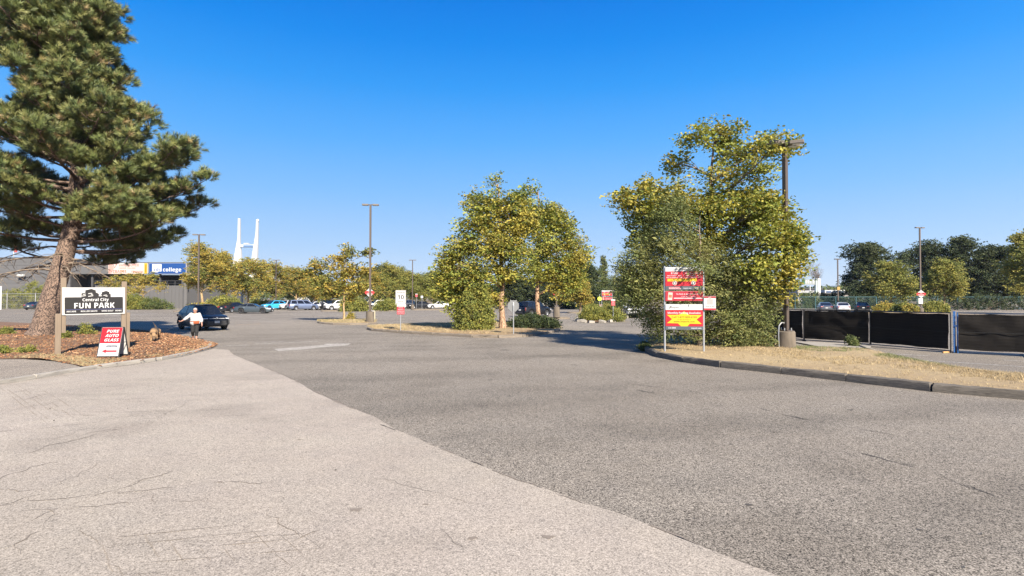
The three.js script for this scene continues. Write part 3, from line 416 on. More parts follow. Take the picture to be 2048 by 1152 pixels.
// ---- the big pine
{
  const r = rng(2024), T = thing('pine_tree', 'tall dark pine with a thick leaning trunk in the mulch bed', 'tree', [-22.21, .28, -27.2]);
  const D = 27.2, ax = [[0, 0.31, 0], [0.31, 1.3, .1], [0.64, 2.48, .1], [0.97, 3.9, 0], [1.3, 5.56, -.1], [1.5, 7.7, -.1], [1.55, 10.09, 0], [1.45, 12.48, 0], [1.31, 14.88, 0], [1.12, 17.28, 0]].map(([x, y, z]) => V(x, y - .28, z));
  const C = new THREE.CatmullRomCurve3(ax), at = C.getPoints(48), rad0 = [.54, .47, .43, .40, .37, .33, .29, .24, .18, .1, .05];
  const wood = new Geo(); wood.tube(at, at.map((p, k) => { const f = k / 48 * 10, i = Math.min(9, f | 0); return lerp(rad0[i], rad0[i + 1], f - i) * (k === 0 ? 1.15 : 1); }), 28);
  { // furrowed plates of bark
    const P = wood.p; for (let k = 0; k < P.length / 3; k++) { const ring = (k / 29) | 0, a = at[Math.min(48, ring)], dx = P[3 * k] - a.x, dz = P[3 * k + 2] - a.z, an = k % 29 % 28, n = fbm(an * .9 + 5, ring * .55, 3, 252) - .5, f = 1 + n * .16 + (ring < 3 ? .14 * Math.sin(an / 28 * 6.28 * 4) * (3 - ring) / 3 : 0); P[3 * k] = a.x + dx * f; P[3 * k + 2] = a.z + dz * f; }
  }
  const trunk = part('trunk', wood.build(), barkPine, T);
  const axis = y => { for (let k = 0; k < 48; k++) if (at[k + 1].y >= y) return at[k].clone().lerp(at[k + 1], clamp((y - at[k].y) / (at[k + 1].y - at[k].y), 0, 1)); return at[48].clone(); };
  const env = [[2.6, 3.0], [3.4, 3.9], [4.6, 4.6], [6.0, 5.8], [7.0, 6.1], [8.0, 5.1], [9.2, 4.2], [10.6, 2.6], [12.3, 2.4], [13.4, 2.5], [14.4, 2.1], [15.6, 1.5], [17, .9], [18.2, .3]];
  const R = y => { for (let k = 0; k < env.length - 1; k++) if (y <= env[k + 1][0]) return lerp(env[k][1], env[k + 1][1], clamp((y - env[k][0]) / (env[k + 1][0] - env[k][0]), 0, 1)); return .3; };
  const br = new Geo(), dead = new Geo(), L = [];
  const tuftAt = (p, d, s) => { const q = new THREE.Quaternion().setFromUnitVectors(V(0, 1, 0), d), b = r(), v = .75 + .55 * r(); const c = b < .48 ? [.10, .125, .036] : b < .84 ? [.165, .17, .052] : b < .93 ? [.055, .08, .024] : [.2, .145, .06]; q.multiply(qYaw(r() * 6.28)); L.push({ p, q, s, c: c.map(k => k * v) }); };
  let az = 0;
  const bough = (p0, dir, len, thick, rise, y) => {
    const pts = [], N = 7, side = V(-dir.z, 0, dir.x), wob = (r() - .5) * .25;
    for (let k = 0; k <= N; k++) { const t = k / N; pts.push(p0.clone().addScaledVector(dir, len * t).addScaledVector(side, wob * len * t * t).add(V(0, len * (rise * t + .22 * t * t * t) + (r() - .5) * .06, 0))); }
    br.tube(pts, pts.map((p, k) => lerp(thick, .014, k / N)), 6);
    const t0 = clamp(.5 - .025 * y, .15, .5);                       // needles sit in rounded pads on the outer part of the bough
    const pad = (c, rp, m) => { for (let k = 0; k < m; k++) { const a = r() * 6.283, e = r() * 1.45 - .35, h = Math.sqrt(Math.max(0, 1 - e * e * .8)), d = V(Math.cos(a) * h, e, Math.sin(a) * h), q = rp * (.35 + .65 * Math.sqrt(r())); tuftAt(c.clone().add(V(d.x * q, d.y * q * .6, d.z * q)), d.clone().addScaledVector(dir, .35).add(V((r() - .5) * .5, .45, (r() - .5) * .5)).normalize(), .85 + .5 * r()); } };
    let sg = r() < .5 ? 1 : -1;
    for (let t = t0; t < .97; t += .42 / len * (.65 + .8 * r())) {
      const f = t * N, i = Math.min(N - 1, f | 0), b = pts[i].clone().lerp(pts[i + 1], f - i); sg = -sg; if (r() < .08) continue;
      const l2 = (.30 * len * (1.12 - t) + .12) * (.35 + .9 * r()), d2 = dir.clone().multiplyScalar(.6).addScaledVector(side, sg * (.6 + .5 * r())).add(V(0, .1 + .4 * r(), 0)).normalize(), e = b.clone().addScaledVector(d2, l2), rp = .30 + .26 * r();
      br.tube([b, b.clone().lerp(e, .5).add(V(0, -.05, 0)), e], [.026, .018, .01], 4); pad(e, rp, Math.round(95 * rp * rp) + 8);
      for (let k = 0; k < 3; k++) { const e2 = b.clone().lerp(e, .3 + .6 * r()), o = e2.clone().add(V((r() - .5) * .9, .1 + .25 * r(), (r() - .5) * .9)); br.tube([e2, o], [.014, .007], 4); pad(o, .2 + .1 * r(), 8); }
    }
    pad(pts[N], .34, 20);
  };
  for (let y = 3.7; y < 17.9; y += .27) {
    const nb = y < 16 ? 2 : 3;
    for (let k = 0; k < nb; k++) {
      az += 2.39996 + (r() - .5) * .5; const d = V(Math.cos(az), 0, Math.sin(az)), left = d.x < -.2 ? 1.12 + (y > 11 ? .35 : 0) : 1, len = R(y) * (.58 + .48 * r()) * left;
      if (y < 5.3 && d.z > .35 || y < 4.4 && r() < .3 || r() < .1) continue;
      bough(axis(y - .05 * len), d, len, .03 + .014 * len, y < 5 ? -.14 + .2 * r() : lerp(.04, .6, clamp((y - 5) / 12, 0, 1)) + .3 * (r() - .5), y);
    }
  }
  for (const [yy, a, l] of [[11.5, 3.0, 3.2], [12.5, 2.7, 3.4], [13.3, 3.3, 3.6], [14.0, 2.9, 3.0], [14.6, 3.4, 3.3], [15.2, 2.5, 2.4], [6.1, .1, 6.5], [5.3, -.25, 5.8], [4.5, .12, 5.5], [4.1, -.5, 4.6], [7.5, 0, 5.4], [5.0, .5, 5.2]]) bough(axis(yy), V(Math.cos(a), 0, Math.sin(a)), l, .08, yy > 9 ? .42 : -.02, yy);
  for (const [a, l, y] of [[3.3, 4.4, 3.3], [2.8, 4.0, 3.7], [3.7, 4.6, 3.5], [.2, 2.4, 3.4], [.7, 2.6, 3.2], [-.2, 2.0, 3.6], [2.4, 3.2, 3.1], [4.2, 3.6, 3.9], [1.2, 3, 3.8], [3.1, 3.4, 4.2]]) { // bare dead boughs
    const d = V(Math.cos(a), 0, Math.sin(a)), p0 = axis(y), pts = [0, 1, 2, 3, 4, 5].map(k => p0.clone().addScaledVector(d, l * k / 5).add(V((r() - .5) * .1, -.28 * (k / 5) ** 2 * l * .6 + .1 * Math.sin(k), (r() - .5) * .1))); dead.tube(pts, [.06, .045, .035, .025, .018, .008], 5);
    for (let k = 0; k < 16; k++) { const t = .25 + .75 * r(), f = t * 5, i = Math.min(4, f | 0), b = pts[i].clone().lerp(pts[i + 1], f - i), e = b.clone().add(V((r() - .5) * 1.4, -.1 - .45 * r(), (r() - .5) * 1.4)); dead.tube([b, b.clone().lerp(e, .5).add(V(0, .06, 0)), e], [.014, .01, .005], 4); }
  }
  part('boughs', br.build(), barkPine, T); part('dead_boughs', dead.build(), barkGrey, T).userData.label = 'bare dead lower boughs';
  const tg = new Geo(), rr = rng(4); for (let k = 0; k < 40; k++) { const a = rr() * 6.28, h = .02 + .2 * (k / 40), up = .25 + .75 * rr() + k / 60, d = V(Math.cos(a), up, Math.sin(a)).normalize(), n = V(-Math.sin(a), 0, Math.cos(a)), l = .13 + .06 * rr(), w = .0065, i = tg.v(n.x * w, h, n.z * w); tg.v(-n.x * w, h, -n.z * w); tg.v(d.x * l - n.x * w * .6, h + d.y * l, d.z * l - n.z * w * .6); tg.v(d.x * l + n.x * w * .6, h + d.y * l, d.z * l + n.z * w * .6); tg.i.push(i, i + 1, i + 2, i, i + 2, i + 3); }
  instanced('needles', tg.build(), needleMat, L, T); console.log('pine tufts', L.length);
}
// ---- the maple and the weeping tree on the right island
{
  const D = 24.6;
  broadTree('maple_tree', 'tall yellow-green maple rising behind the parking rate board', [8.3, .13, -24.6], { seed: 7, pal: 'maple', trunk: .2, fork: 2.4, bark: barkGrey, spread: .38, per: 9, leaf: .8, fill: .5, lean: [.5, -.2], lobes: [[1.75, 7.77, 2.3, .5, .28, .4, 9], [-2.4, 5.44, .3, .9, .5, .9, 26], [1.46, 5.12, 1.2, 1, .6, .9, 30],
    [1.56, 5.63, 2.3, .7, .5, .7, 26], 
    [0.82, 8.98, .1, .8, .42, .9, 15], [-0.47, 8.78, .5, .9, .5, .9, 17], [-1.01, 7.81, -.4, .55, .45, .7, 11], [1.25, 8.24, -.3, 1.1, .6, 1.1, 26], [2.64, 8.46, 0.3, .85, .35, .8, 18], [3.44, 8.46, 0.2, .4, .3, .5, 9], [0.6, 7.16, .6, .9, .4, .9, 15], [2.32, 7.38, 0.2, .8, .42, .8, 15],
    [-3.37, 6.13, .5, .85, .42, .8, 24], [-2.4, 6.63, 0, .7, .35, .8, 15], [-1.54, 5.98, .4, 1.2, .65, 1.1, 52], [-2.61, 4.8, -.4, .8, .8, .9, 40], [0.17, 5.77, .5, 1.3, .7, 1.3, 64], [1.89, 5.87, .3, 1.1, .7, 1.1, 52], [0.6, 4.37, .2, 1.6, .8, 1.4, 56], [1.76, 4.53, 2.4, 1.0, .6, .9, 34], [2.43, 3.57, 2.4, .8, .6, .7, 32], [1.28, 2.99, 2.4, 1.0, .65, .8, 36], [2.34, 2.51, 2.4, .6, .5, .6, 20], [2.63, 4.34, 2.4, .6, .4, .6, 18], [1.24, 2.87, -.8, 1.5, .9, 1, 40], [3.17, 5.77, 0.1, .5, .4, .6, 12]] });
  broadTree('weeping_tree', 'dense small-leaved weeping tree wrapping round the parking rate board', [7.49, .13, -22.9], { seed: 17, pal: 'willow', trunk: .12, fork: .6, clump: CL.willow, spread: .34, per: 7, leaf: 1.05, fill: .4, floor: .12, twig: .5, lobes: [[-1.06, 2.98, 2.55, .3, .1, .12, 4], [-.66, 2.95, 2.5, .25, .14, .12, 4], [-.75, 2.3, 2.5, .12, .2, .1, 2],
    [-1.1, 5.21, 0, .9, .8, .8, 60], [-1.4, 3.81, .1, 1.2, .9, .9, 84], [-2.35, 3.12, -.2, .8, .8, .8, 70], [-2.75, 2.32, -.2, .5, .75, .6, 46], [-2.29, 1.82, -.2, .35, .5, .5, 26], [-1.59, 2.32, -.3, .9, .8, .8, 56], [0.2, 3.61, 0, .9, .7, .9, 50], [0, 2.22, -.6, 1.2, 1, .8, 80], [1.39, 2.42, .1, 1.3, .9, 1, 84], [1.99, 1.22, .1, .9, .8, .9, 64], [0.99, 1.03, .2, 1.1, .8, .9, 76], [-0.4, 0.83, -.3, 1, .7, .7, 56], [1.59, 0.23, .4, .9, .35, .7, 50], [2.49, 0.23, .3, .4, .25, .4, 16], [-1.59, 0.83, -.5, .45, .6, .5, 30], [2.89, 1.82, -.2, .45, .45, .5, 20]] });
  // ---- pair on the middle island
  broadTree('plane_tree', 'spreading yellow-green tree with pinkish bark, left of the middle pair', [-0.6, .15, -36.4], { seed: 27, pal: 'maple', trunk: .2, fork: 1.9, bark: barkPink, spread: .52, per: 7, leaf: 1.0, fill: .48, lean: [-.3, 0], lobes: [[1.11, 8.32, .2, .7, .5, .7, 18], [1.27, 6.73, .4, 1, .7, 1, 34], [-3.58, 2.29, .2, .6, .5, .6, 20], [-2.53, 1.18, .5, .7, .45, .6, 26], [-3.49, 4.51, 0, .6, .5, .7, 20],
    [-0.48, 9.21, 0, .35, .4, .4, 6], [-1.05, 7.94, .2, 1, .55, .9, 28], [-1.81, 8.16, -.2, .55, .35, .6, 12], [0.32, 7.75, .3, 1, .55, .9, 30], [-1.43, 6.73, .2, 1.3, .8, 1.2, 56], [0.48, 6.57, .4, 1.3, .9, 1.3, 56], [-2.38, 5.14, 0, 1.1, .9, 1.2, 56], [-0.48, 4.98, .8, 1.6, .9, 1.4, 74], [0.95, 4.82, .2, 1.2, .9, 1.2, 50], [-3.17, 3.72, 0, .9, .8, 1, 46], [-1.58, 3.4, .9, 1.3, .8, 1.1, 56], [0.16, 3.56, .3, 1.1, .5, 1, 36], [-2.69, 2.45, .2, .9, .6, .9, 40], [-1.58, 1.82, .7, .8, .6, .7, 36], [-0.47, 1.97, -.4, .8, .5, .8, 22], [-3.8, 3.24, 0, .35, .4, .5, 10]] });
  broadTree('plane_tree', 'rounded yellow-green tree with pinkish bark, behind the dark low shrub', [1.94, .12, -43], { seed: 37, pal: 'maple', trunk: .19, fork: 2.2, bark: barkPink, spread: .58, per: 7, leaf: 1.05, fill: .48, lobes: [
    [-0.53, 10.05, 0, .3, .5, .4, 6], [-0.45, 8.51, .2, 1, .6, .9, 28], [0.97, 8.25, 0, 1.1, .6, 1, 34], [-0.22, 7.38, .4, 1.3, .9, 1.3, 52], [1.65, 7.38, .2, 1.2, .8, 1.2, 48], [2.4, 6.07, 0, 1, .8, 1.1, 44], [0.52, 5.69, .6, 1.6, 1, 1.4, 70], [2.77, 4.76, .2, .9, .8, 1, 40], [1.83, 4.01, .5, 1.4, .8, 1.2, 58], [-0.04, 4.01, .7, 1.3, .6, 1.1, 44], [2.77, 3.26, .1, .8, .6, .8, 32], [1.65, 2.51, .3, .9, .5, .8, 30], [3.52, 5.13, 0, .35, .35, .4, 8]] });
  shrub('leafy_shrub', 'rounded leafy green shrub on the middle island, left of the pink-barked trunk', [-2.26, .14, -35.2], 2.1, 2.6, 1.9, { seed: 51, pal: 'olive', n: 420, per: 4, leaf: 1.5, spread: .22 });
  shrub('low_shrub', 'dark low spreading shrub under the right tree of the middle pair', [1.37, .14, -37.6], 3.3, .72, 2.2, { seed: 52, pal: 'dark', n: 420, per: 4, leaf: 1.4, spread: .2 });
  shrub('flower_clump', 'mixed green and yellow flowering clump in the stone-edged island', [8.01, .12, -51.5], 4.4, 1.25, 3.6, { seed: 53, pal: 'olive', n: 620, per: 4, leaf: 1.3, spread: .2, category: 'flower bed' });
  broadTree('young_tree', 'small golden tree with a pale trunk on the small island', [-15.25, .12, -52.2], { seed: 57, pal: 'gold', trunk: .1, fork: 2.3, bark: barkTan, spread: .42, per: 5, leaf: 1.15, fill: .5, lean: [.15, 0], lobes: [
    [0.41, 6.24, 0, .7, .4, .6, 18], [-0.36, 5.55, 0, .8, .4, .7, 18], [2.14, 6.01, 0, .7, .25, .5, 10], [-2.18, 4.87, .2, .9, .5, .8, 26], [0.09, 4.42, .3, 1.4, .6, 1.2, 46], [1.68, 4.28, -.2, 1, .5, .9, 26], [-2.18, 3.51, 0, 1, .6, .9, 28], [-0.36, 3.05, .4, 1.4, .55, 1.1, 40], [1.54, 2.83, .3, .9, .5, .8, 24], [-3.32, 4.1, 0, .5, .4, .5, 10], [-1.27, 2.28, .2, .7, .4, .6, 14], [0.54, 1.92, 0, .6, .3, .5, 9]] });
}

// ---------------------------------------------------------------- rows of trees across the lot
{
  const goldRow = 'golden trees along the far edge of the lot', darkRow = 'dark trees beyond the lot', green = 'green trees beyond the lot';
  const row = [ // label, px centre as x, depth, height, width, crown base, palette
    ['tall golden tree beside the blue sign, with a bare tan trunk', -49.59, -92, 10.9, 8.6, 2.6, 'gold', goldRow],
    ['golden tree just right of the one beside the blue sign', -47.74, -96, 9.6, 8.4, 2.4, 'gold', goldRow],
    ['golden tree below the white twin tower', -45.82, -100, 8.8, 8.2, 2.2, 'gold', goldRow],
    ['golden tree above the bright blue car', -46.64, -112, 9, 9, 2, 'gold', goldRow],
    ['golden tree above the grey minivan', -43.19, -115, 8.1, 8.6, 2, 'gold', goldRow],
    ['low golden tree just left of the young tree on the island', -40.42, -118, 6.6, 7, 1.8, 'gold', goldRow],
    ['golden tree behind the lamp with the diamond sign', -27.46, -112, 7.4, 8, 1.8, 'gold', goldRow],
    ['thin-topped golden tree right of the diamond sign', -24.41, -116, 8.6, 8, 1.8, 'olive', goldRow],
    ['olive tree behind the ten sign', -21.08, -120, 7.4, 8.4, 1.8, 'olive', goldRow],
    ['olive tree above the parked white car at the row end', -16.55, -122, 7.6, 8.6, 1.8, 'olive', goldRow],
    ['dark green tree rising behind the golden row, left of the young tree', -52.43, -150, 8.2, 13, 1, 'dark', darkRow],
    ['dark green tree behind the lamp with the diamond sign', -33.51, -146, 9.4, 12, 1, 'dark', darkRow],
    ['green tree behind the thin-topped golden tree', -28.82, -148, 9.6, 12, 1, 'green', darkRow],
    ['green tree behind the olive trees', -22.69, -150, 8, 12, 1, 'green', darkRow],
    ['green tree peeking out left of the middle pair', -15.34, -140, 6.6, 10, 1, 'green', darkRow],
    ['dark tree just right of the middle pair', 12.3, -104, 8.6, 8, .8, 'dark', darkRow],
    ['green tree left of the distant poplar', 15.58, -112, 8.4, 6.5, .8, 'green', green],
    ['green tree behind the red board across the lot', 27.52, -150, 7.6, 11, 1, 'green', green],
    ['distant green tree beside the weeping foliage', 33.11, -160, 8.2, 10, 1, 'green', green],
    ['small golden tree on the low island beyond the flower bed', 9.46, -80, 4.3, 3.6, 1.4, 'gold', goldRow],
    ['big dark rounded tree left of the tall right lamp', 69.92, -112, 12.6, 13, 1, 'dark', darkRow],
    ['broad dark tree behind the tall right lamp', 85.77, -118, 13.6, 14, 1, 'dark', darkRow],
    ['tall dark tree right of the tall right lamp', 89.6, -114, 14, 11.5, 1, 'dark', darkRow],
    ['dark tree near the right edge of the picture', 94.07, -112, 12.2, 11, 1, 'dark', darkRow],
    ['golden tree left of the tall right lamp', 56.68, -86, 7.2, 7.6, 1.9, 'olive', goldRow],
    ['golden tree right of the tall right lamp', 63.1, -84, 7.6, 7.4, 1.9, 'olive', goldRow],
    ['green and gold tree cut by the right edge of the picture', 64.73, -72, 10.6, 7.4, 1, 'olive', goldRow],
    ['dark tree behind the trunks of the middle pair, left', 0.69, -132, 6.4, 12, .6, 'dark', darkRow],
    ['dark tree behind the trunks of the middle pair, right', 7.69, -130, 6.8, 12, .6, 'dark', darkRow],
    ['wide dark tree filling the gap at the far right', 103.86, -110, 13, 14, 1, 'dark', darkRow],
  ];
  row.forEach(([label, x, z, H, W, base, pal, group], k) => rowTree(label, x, z, H, W, base, pal, 300 + k * 7, { group, sprays: pal === 'dark' ? 900 : 520, n: W > 9 ? 13 : 10, leaf: pal === 'dark' ? .9 : .6, spread: W > 9 ? .8 : .55, bark: pal === 'dark' ? barkGrey : barkTan }));
  { // poplar
    const lobes = []; for (let k = 0; k < 9; k++) lobes.push([(k % 2 - .5) * .8, 3 + k * 1.65, 0, 1.9 - k * .14, 1.5, 1.9 - k * .14, 34]);
    broadTree('poplar_tree', 'narrow upright poplar far beyond the red board', [34.39, 0, -215], { seed: 71, pal: 'willow', trunk: .3, fork: 2, lobes, clump: CL.poplar, leaf: 1, per: 5, spread: .7, fill: .5, twig: .2, tscale: 2 });
  }
  { // leafless far tree
    const r = rng(99), T = thing('bare_tree', 'bare leafless tree behind the white price sign', 'tree', [127.29, 0, -240]), g = new Geo();
    const grow = (p, d, l, w, n) => { const e = p.clone().addScaledVector(d, l); g.tube([p, e], [w, w * .65], 5); if (n) for (let k = 0; k < (n > 3 ? 3 : 3); k++) grow(p.clone().lerp(e, .55 + .45 * r()), d.clone().add(V((r() - .5) * 1.3, (r() - .25) * .6, (r() - .5) * 1.3)).normalize(), l * (.6 + .2 * r()), w * .6, n - 1); };
    grow(V(0, 0, 0), V(0, 1, 0), 6.5, .28, 6); part('trunk', g.build(), barkGrey, T);
  }
  // shrubs in the lot
  const s = (label, px, D, w, h, d, pal, seed, cat) => shrub('green_shrub', label, [px, .1, -D], w, h, d, { seed, pal, n: 200, per: 4, leaf: 2.6, spread: .35, stemEvery: 8, group: 'shrubs round the lot' });
  s('rounded bright green shrub left of the lamp with the diamond sign', -24.73, 90, 4.2, 2.1, 2.2, 'olive', 61); s('bright green shrub just left of the ten sign', -20.08, 92, 3.6, 1.7, 2, 'olive', 62);
  shrub('green_shrub', 'small yellow shrub at the foot of the young golden tree', [-14.6, .1, -52], .7, .7, .6, { seed: 63, pal: 'gold', n: 26, per: 3, leaf: 1.2, spread: .1, group: 'shrubs round the lot' });
  s('yellow-green rounded shrub behind the sign panel', -68.9, 104, 5.6, 2.6, 4, 'olive', 64); s('long low green hedge mound sloping right of the sign panel', -66.91, 106, 9.5, 1.9, 5, 'green', 65);
  s('low yellow shrub at the foot of the tall golden tree', -48.67, 90, 4, .9, 2, 'gold', 66); s('brown-green scrub left of the charcoal coupe', -46.07, 92, 6, 2.2, 3, 'olive', 67);
  s('green scrub under the golden trees behind the blue car', -51.71, 118, 8, 1.4, 3, 'olive', 68);
  s('pale yellow shrub with a dark shadow beside the tall right lamp', 53.03, 78, 2.6, 1.0, 1.5, 'olive', 69); s('green shrub under the golden tree right of the lamp', 56.5, 77, 3.2, 1.3, 1.6, 'olive', 70); s('dry yellow clump at the foot of the tall right lamp', 52.37, 75.5, 1.0, .8, .8, 'gold', 72);
  s('straw-coloured clump under the golden tree left of the lamp', 53.33, 82, 3.0, .9, 1.4, 'gold', 73); s('hedge along the far fence behind the parked grey sedan', 59.6, 116, 11, 3.2, 3, 'green', 74); s('dark hedge along the far fence behind the white sedan', 66.07, 118, 9, 3.6, 3, 'dark', 75);
  s('clipped hedge right of the small concrete lamp base', 11.3, 112, 9, 2.4, 3, 'dark', 76); s('green hedge behind the young tree beyond the flower bed', 16.65, 112, 9, 2.6, 3, 'green', 77); s('dark hedge between the red board and the white truck', 22, 114, 8, 2.6, 3, 'dark', 78);
  s('green shrubs behind the wire fence by the grey wall', -96.79, 112, 9, 3.4, 3, 'olive', 79); s('tall yellow-green shrub behind the wire fence, nearer the pine trunk', -94.36, 114, 8, 4.6, 3, 'olive', 80);
  s('dark scrub under the big dark rounded tree', 67.23, 108, 14, 2.6, 3, 'dark', 81); s('dark scrub under the trees at the far right', 81.38, 100, 22, 2.8, 4, 'dark', 82);
  // golden bush-tree in front of the grey wall
  broadTree('spreading_tree', 'low wide golden tree casting shade on the grey wall', [-69.3, 0, -108], { seed: 90, pal: 'gold', trunk: .14, fork: 1.6, lobes: [[-5.26, 4.82, 0, 3.2, .9, 1.5, 40], [-2.25, 5.95, 0, 3.2, 1, 1.6, 50], [0.38, 5.48, 0, 2.4, 1, 1.5, 40], [-4.32, 3.13, .5, 2, 1, 1.5, 36], [-1.31, 3.6, .5, 2.6, 1, 1.5, 40], [3.01, 4.07, 0, 1.6, .6, 1, 18], [1.79, 6.14, 0, 1.4, .4, 1, 12]], clump: CL.far, leaf: .6, per: 5, spread: .6, fill: .5, twig: .5, tscale: 2, bark: barkTan });
}
// ---------------------------------------------------------------- grey building on the left with its signs
const greyWall = new THREE.MeshStandardMaterial({ map: tex(256, (x, y) => { const n = fbm(x / 30, y / 60, 4, 8), v = .9 + .2 * n; return [.088 * v, .087 * v, .09 * v]; }), roughness: .85 });
const darkWall = mat(.05, .05, .053, .75), blackMat = mat(.012, .012, .014, .6), whiteMat = mat(.46, .46, .45, .6), steel = mat(.36, .36, .37, .45, { metalness: .5 });
{
  const B = thing('grey_building', 'long low grey commercial building behind the pine', 'building', [0, 0, 0]);
  const wx0 = -150, wx1 = -93, h0 = 10.53, zf = -121, H1 = 9.47, Hb = 7.15, wxe = -64.07;
  const course = (y0, y1, x0, x1, z, d, m, n) => part(n, new THREE.BoxGeometry(x1 - x0, y1 - y0, d), m, B, [(x0 + x1) / 2, (y0 + y1) / 2, z - d / 2]);
  for (const [a, b] of [[0, 3.2], [3.24, 5.2], [5.24, 6.5], [6.54, 8.9], [8.94, h0]]) course(a, b, wx0, wx1, zf, .4, greyWall, 'wall_panel');
  part('wall_core', new THREE.BoxGeometry(wx1 - wx0 - .2, h0 - .2, 24), darkWall, B, [(wx0 + wx1) / 2, h0 / 2 - .1, zf - 12.45]);
  course(Hb, H1, wx1 + .02, wxe, zf, .5, greyWall, 'fascia'); course(H1, H1 + .14, wx1 - .1, wxe + .2, zf + .15, .8, darkWall, 'parapet_cap'); course(h0, h0 + .12, wx0, wx1 + .1, zf + .12, .7, darkWall, 'parapet_cap');
  part('flat_roof', new THREE.BoxGeometry(wxe - wx1, .4, 24), darkWall, B, [(wx1 + wxe) / 2, H1 - .5, zf - 12.6]);
  course(0, Hb, wx1 + .02, wxe, zf - 5, .4, darkWall, 'recessed_wall'); part('soffit', new THREE.BoxGeometry(wxe - wx1 - .1, .12, 4.4), darkWall, B, [(wx1 + wxe) / 2, Hb + .2, zf - 2.75]);
  for (let k = 0; k < 6; k++) part('column', new THREE.BoxGeometry(.35, Hb, .35), darkWall, B, [lerp(wx1 + 4, wxe - 1, k / 5), Hb / 2, zf - 1]);
  const f = part('flood_light', new RoundedBoxGeometry(1.3, .45, .7, 2, .08), whiteMat, B, [-102.78, 6.81, -120.3]); part('bracket', new THREE.BoxGeometry(.2, .2, .6), steel, f, [0, .1, -.35]);
  // clad screen wall in front
  const S = thing('screen_wall', 'dark grey clad screen wall below the shop signs', 'wall', [0, 0, 0]); const x0 = -84.11, x1 = -66.36, hw = 4.62, n = 24;
  for (let k = 0; k < n; k++) part('cladding_panel', new THREE.BoxGeometry((x1 - x0) / n - .03, hw - (k % 3) * .01, .14), greyWall, S, [lerp(x0, x1, (k + .5) / n), hw / 2, -116 - (k % 2) * .02]);
  part('gate_post', new THREE.CylinderGeometry(.45, .45, hw + .5, 16), greyWall, S, [-65.86, hw / 2 + .25, -116]); part('clad_return', new THREE.BoxGeometry(12, hw, .14), darkWall, S, [-65.86 + 6.6, hw / 2, -116.2]);
  const rail = new Geo(); for (let k = 0; k < 12; k++) { const x = lerp(x0, x1, k / 11); rail.box(x, hw + .5, -116, .08, 1, .08); } rail.box((x0 + x1) / 2, hw + .95, -116, x1 - x0, .08, .08); rail.box((x0 + x1) / 2, hw + .45, -116, x1 - x0, .05, .05); part('top_rail', rail.build(), darkWall, S);
  // signs on the fascia
  const sign = (name, label, px0, px1, w, h, draw, dz = .06) => { const D = 120.9, g = thing(name, label, 'sign', [(px0 + px1) / 2, (Hb + H1) / 2, zf + .03]); part('sign_box', new THREE.BoxGeometry(px1 - px0, H1 - Hb - .05, .16), whiteMat, g, [0, 0, .09]); part('face', new THREE.PlaneGeometry(px1 - px0 - .1, H1 - Hb - .12), new THREE.MeshStandardMaterial({ map: canvasTex(w, h, draw), color: col(.5, .5, .5), roughness: .5 }), g, [0, 0, .175]); };
  sign('shop_banner', 'faded pink and white banner sign on the grey fascia', -84.86, -77.41, 512, 150, (c, w, h) => { c.fillStyle = '#f0dfd8'; c.fillRect(0, 0, w, h); c.fillStyle = '#e9b3a6'; c.beginPath(); c.moveTo(0, 0); c.lineTo(40, 0); c.lineTo(80, 75); c.lineTo(40, 150); c.lineTo(0, 150); c.fill(); c.strokeStyle = '#d98478'; c.lineWidth = 9; c.beginPath(); c.moveTo(62, 18); c.lineTo(88, 66); c.lineTo(122, 12); c.stroke(); c.fillStyle = '#de8f82'; c.font = 'bold 50px sans-serif'; c.fillText('VANCOUVER', 150, 48); c.font = 'bold 30px sans-serif'; c.fillText('CAREER COLLEGE', 150, 82); c.font = 'bold 56px sans-serif'; c.fillStyle = '#e07b6d'; c.fillText('TRADES', 62, 138); c.font = 'bold 40px sans-serif'; c.fillText('TRAINING', 330, 136); });
  sign('yellow_sign', 'narrow yellow sign between the pink and blue signs', -77.34, -76.62, 64, 150, (c, w, h) => { c.fillStyle = '#f2c318'; c.fillRect(0, 0, w, h); c.fillStyle = '#b98d10'; c.fillRect(20, 20, 24, 110); });
  sign('blue_sign', 'blue college sign with a white square logo on the fascia', -76.36, -68.48, 512, 150, (c, w, h) => { c.fillStyle = '#1c55a4'; c.fillRect(0, 0, w, h); c.fillStyle = '#fff'; c.fillRect(44, 12, 130, 118); c.fillStyle = '#1c55a4'; c.fillRect(128, 118, 46, 14); c.font = 'bold 62px sans-serif'; c.fillText('cdi', 66, 112); c.fillStyle = '#fff'; c.font = 'bold 76px sans-serif'; c.fillText('college', 190, 118); });
}
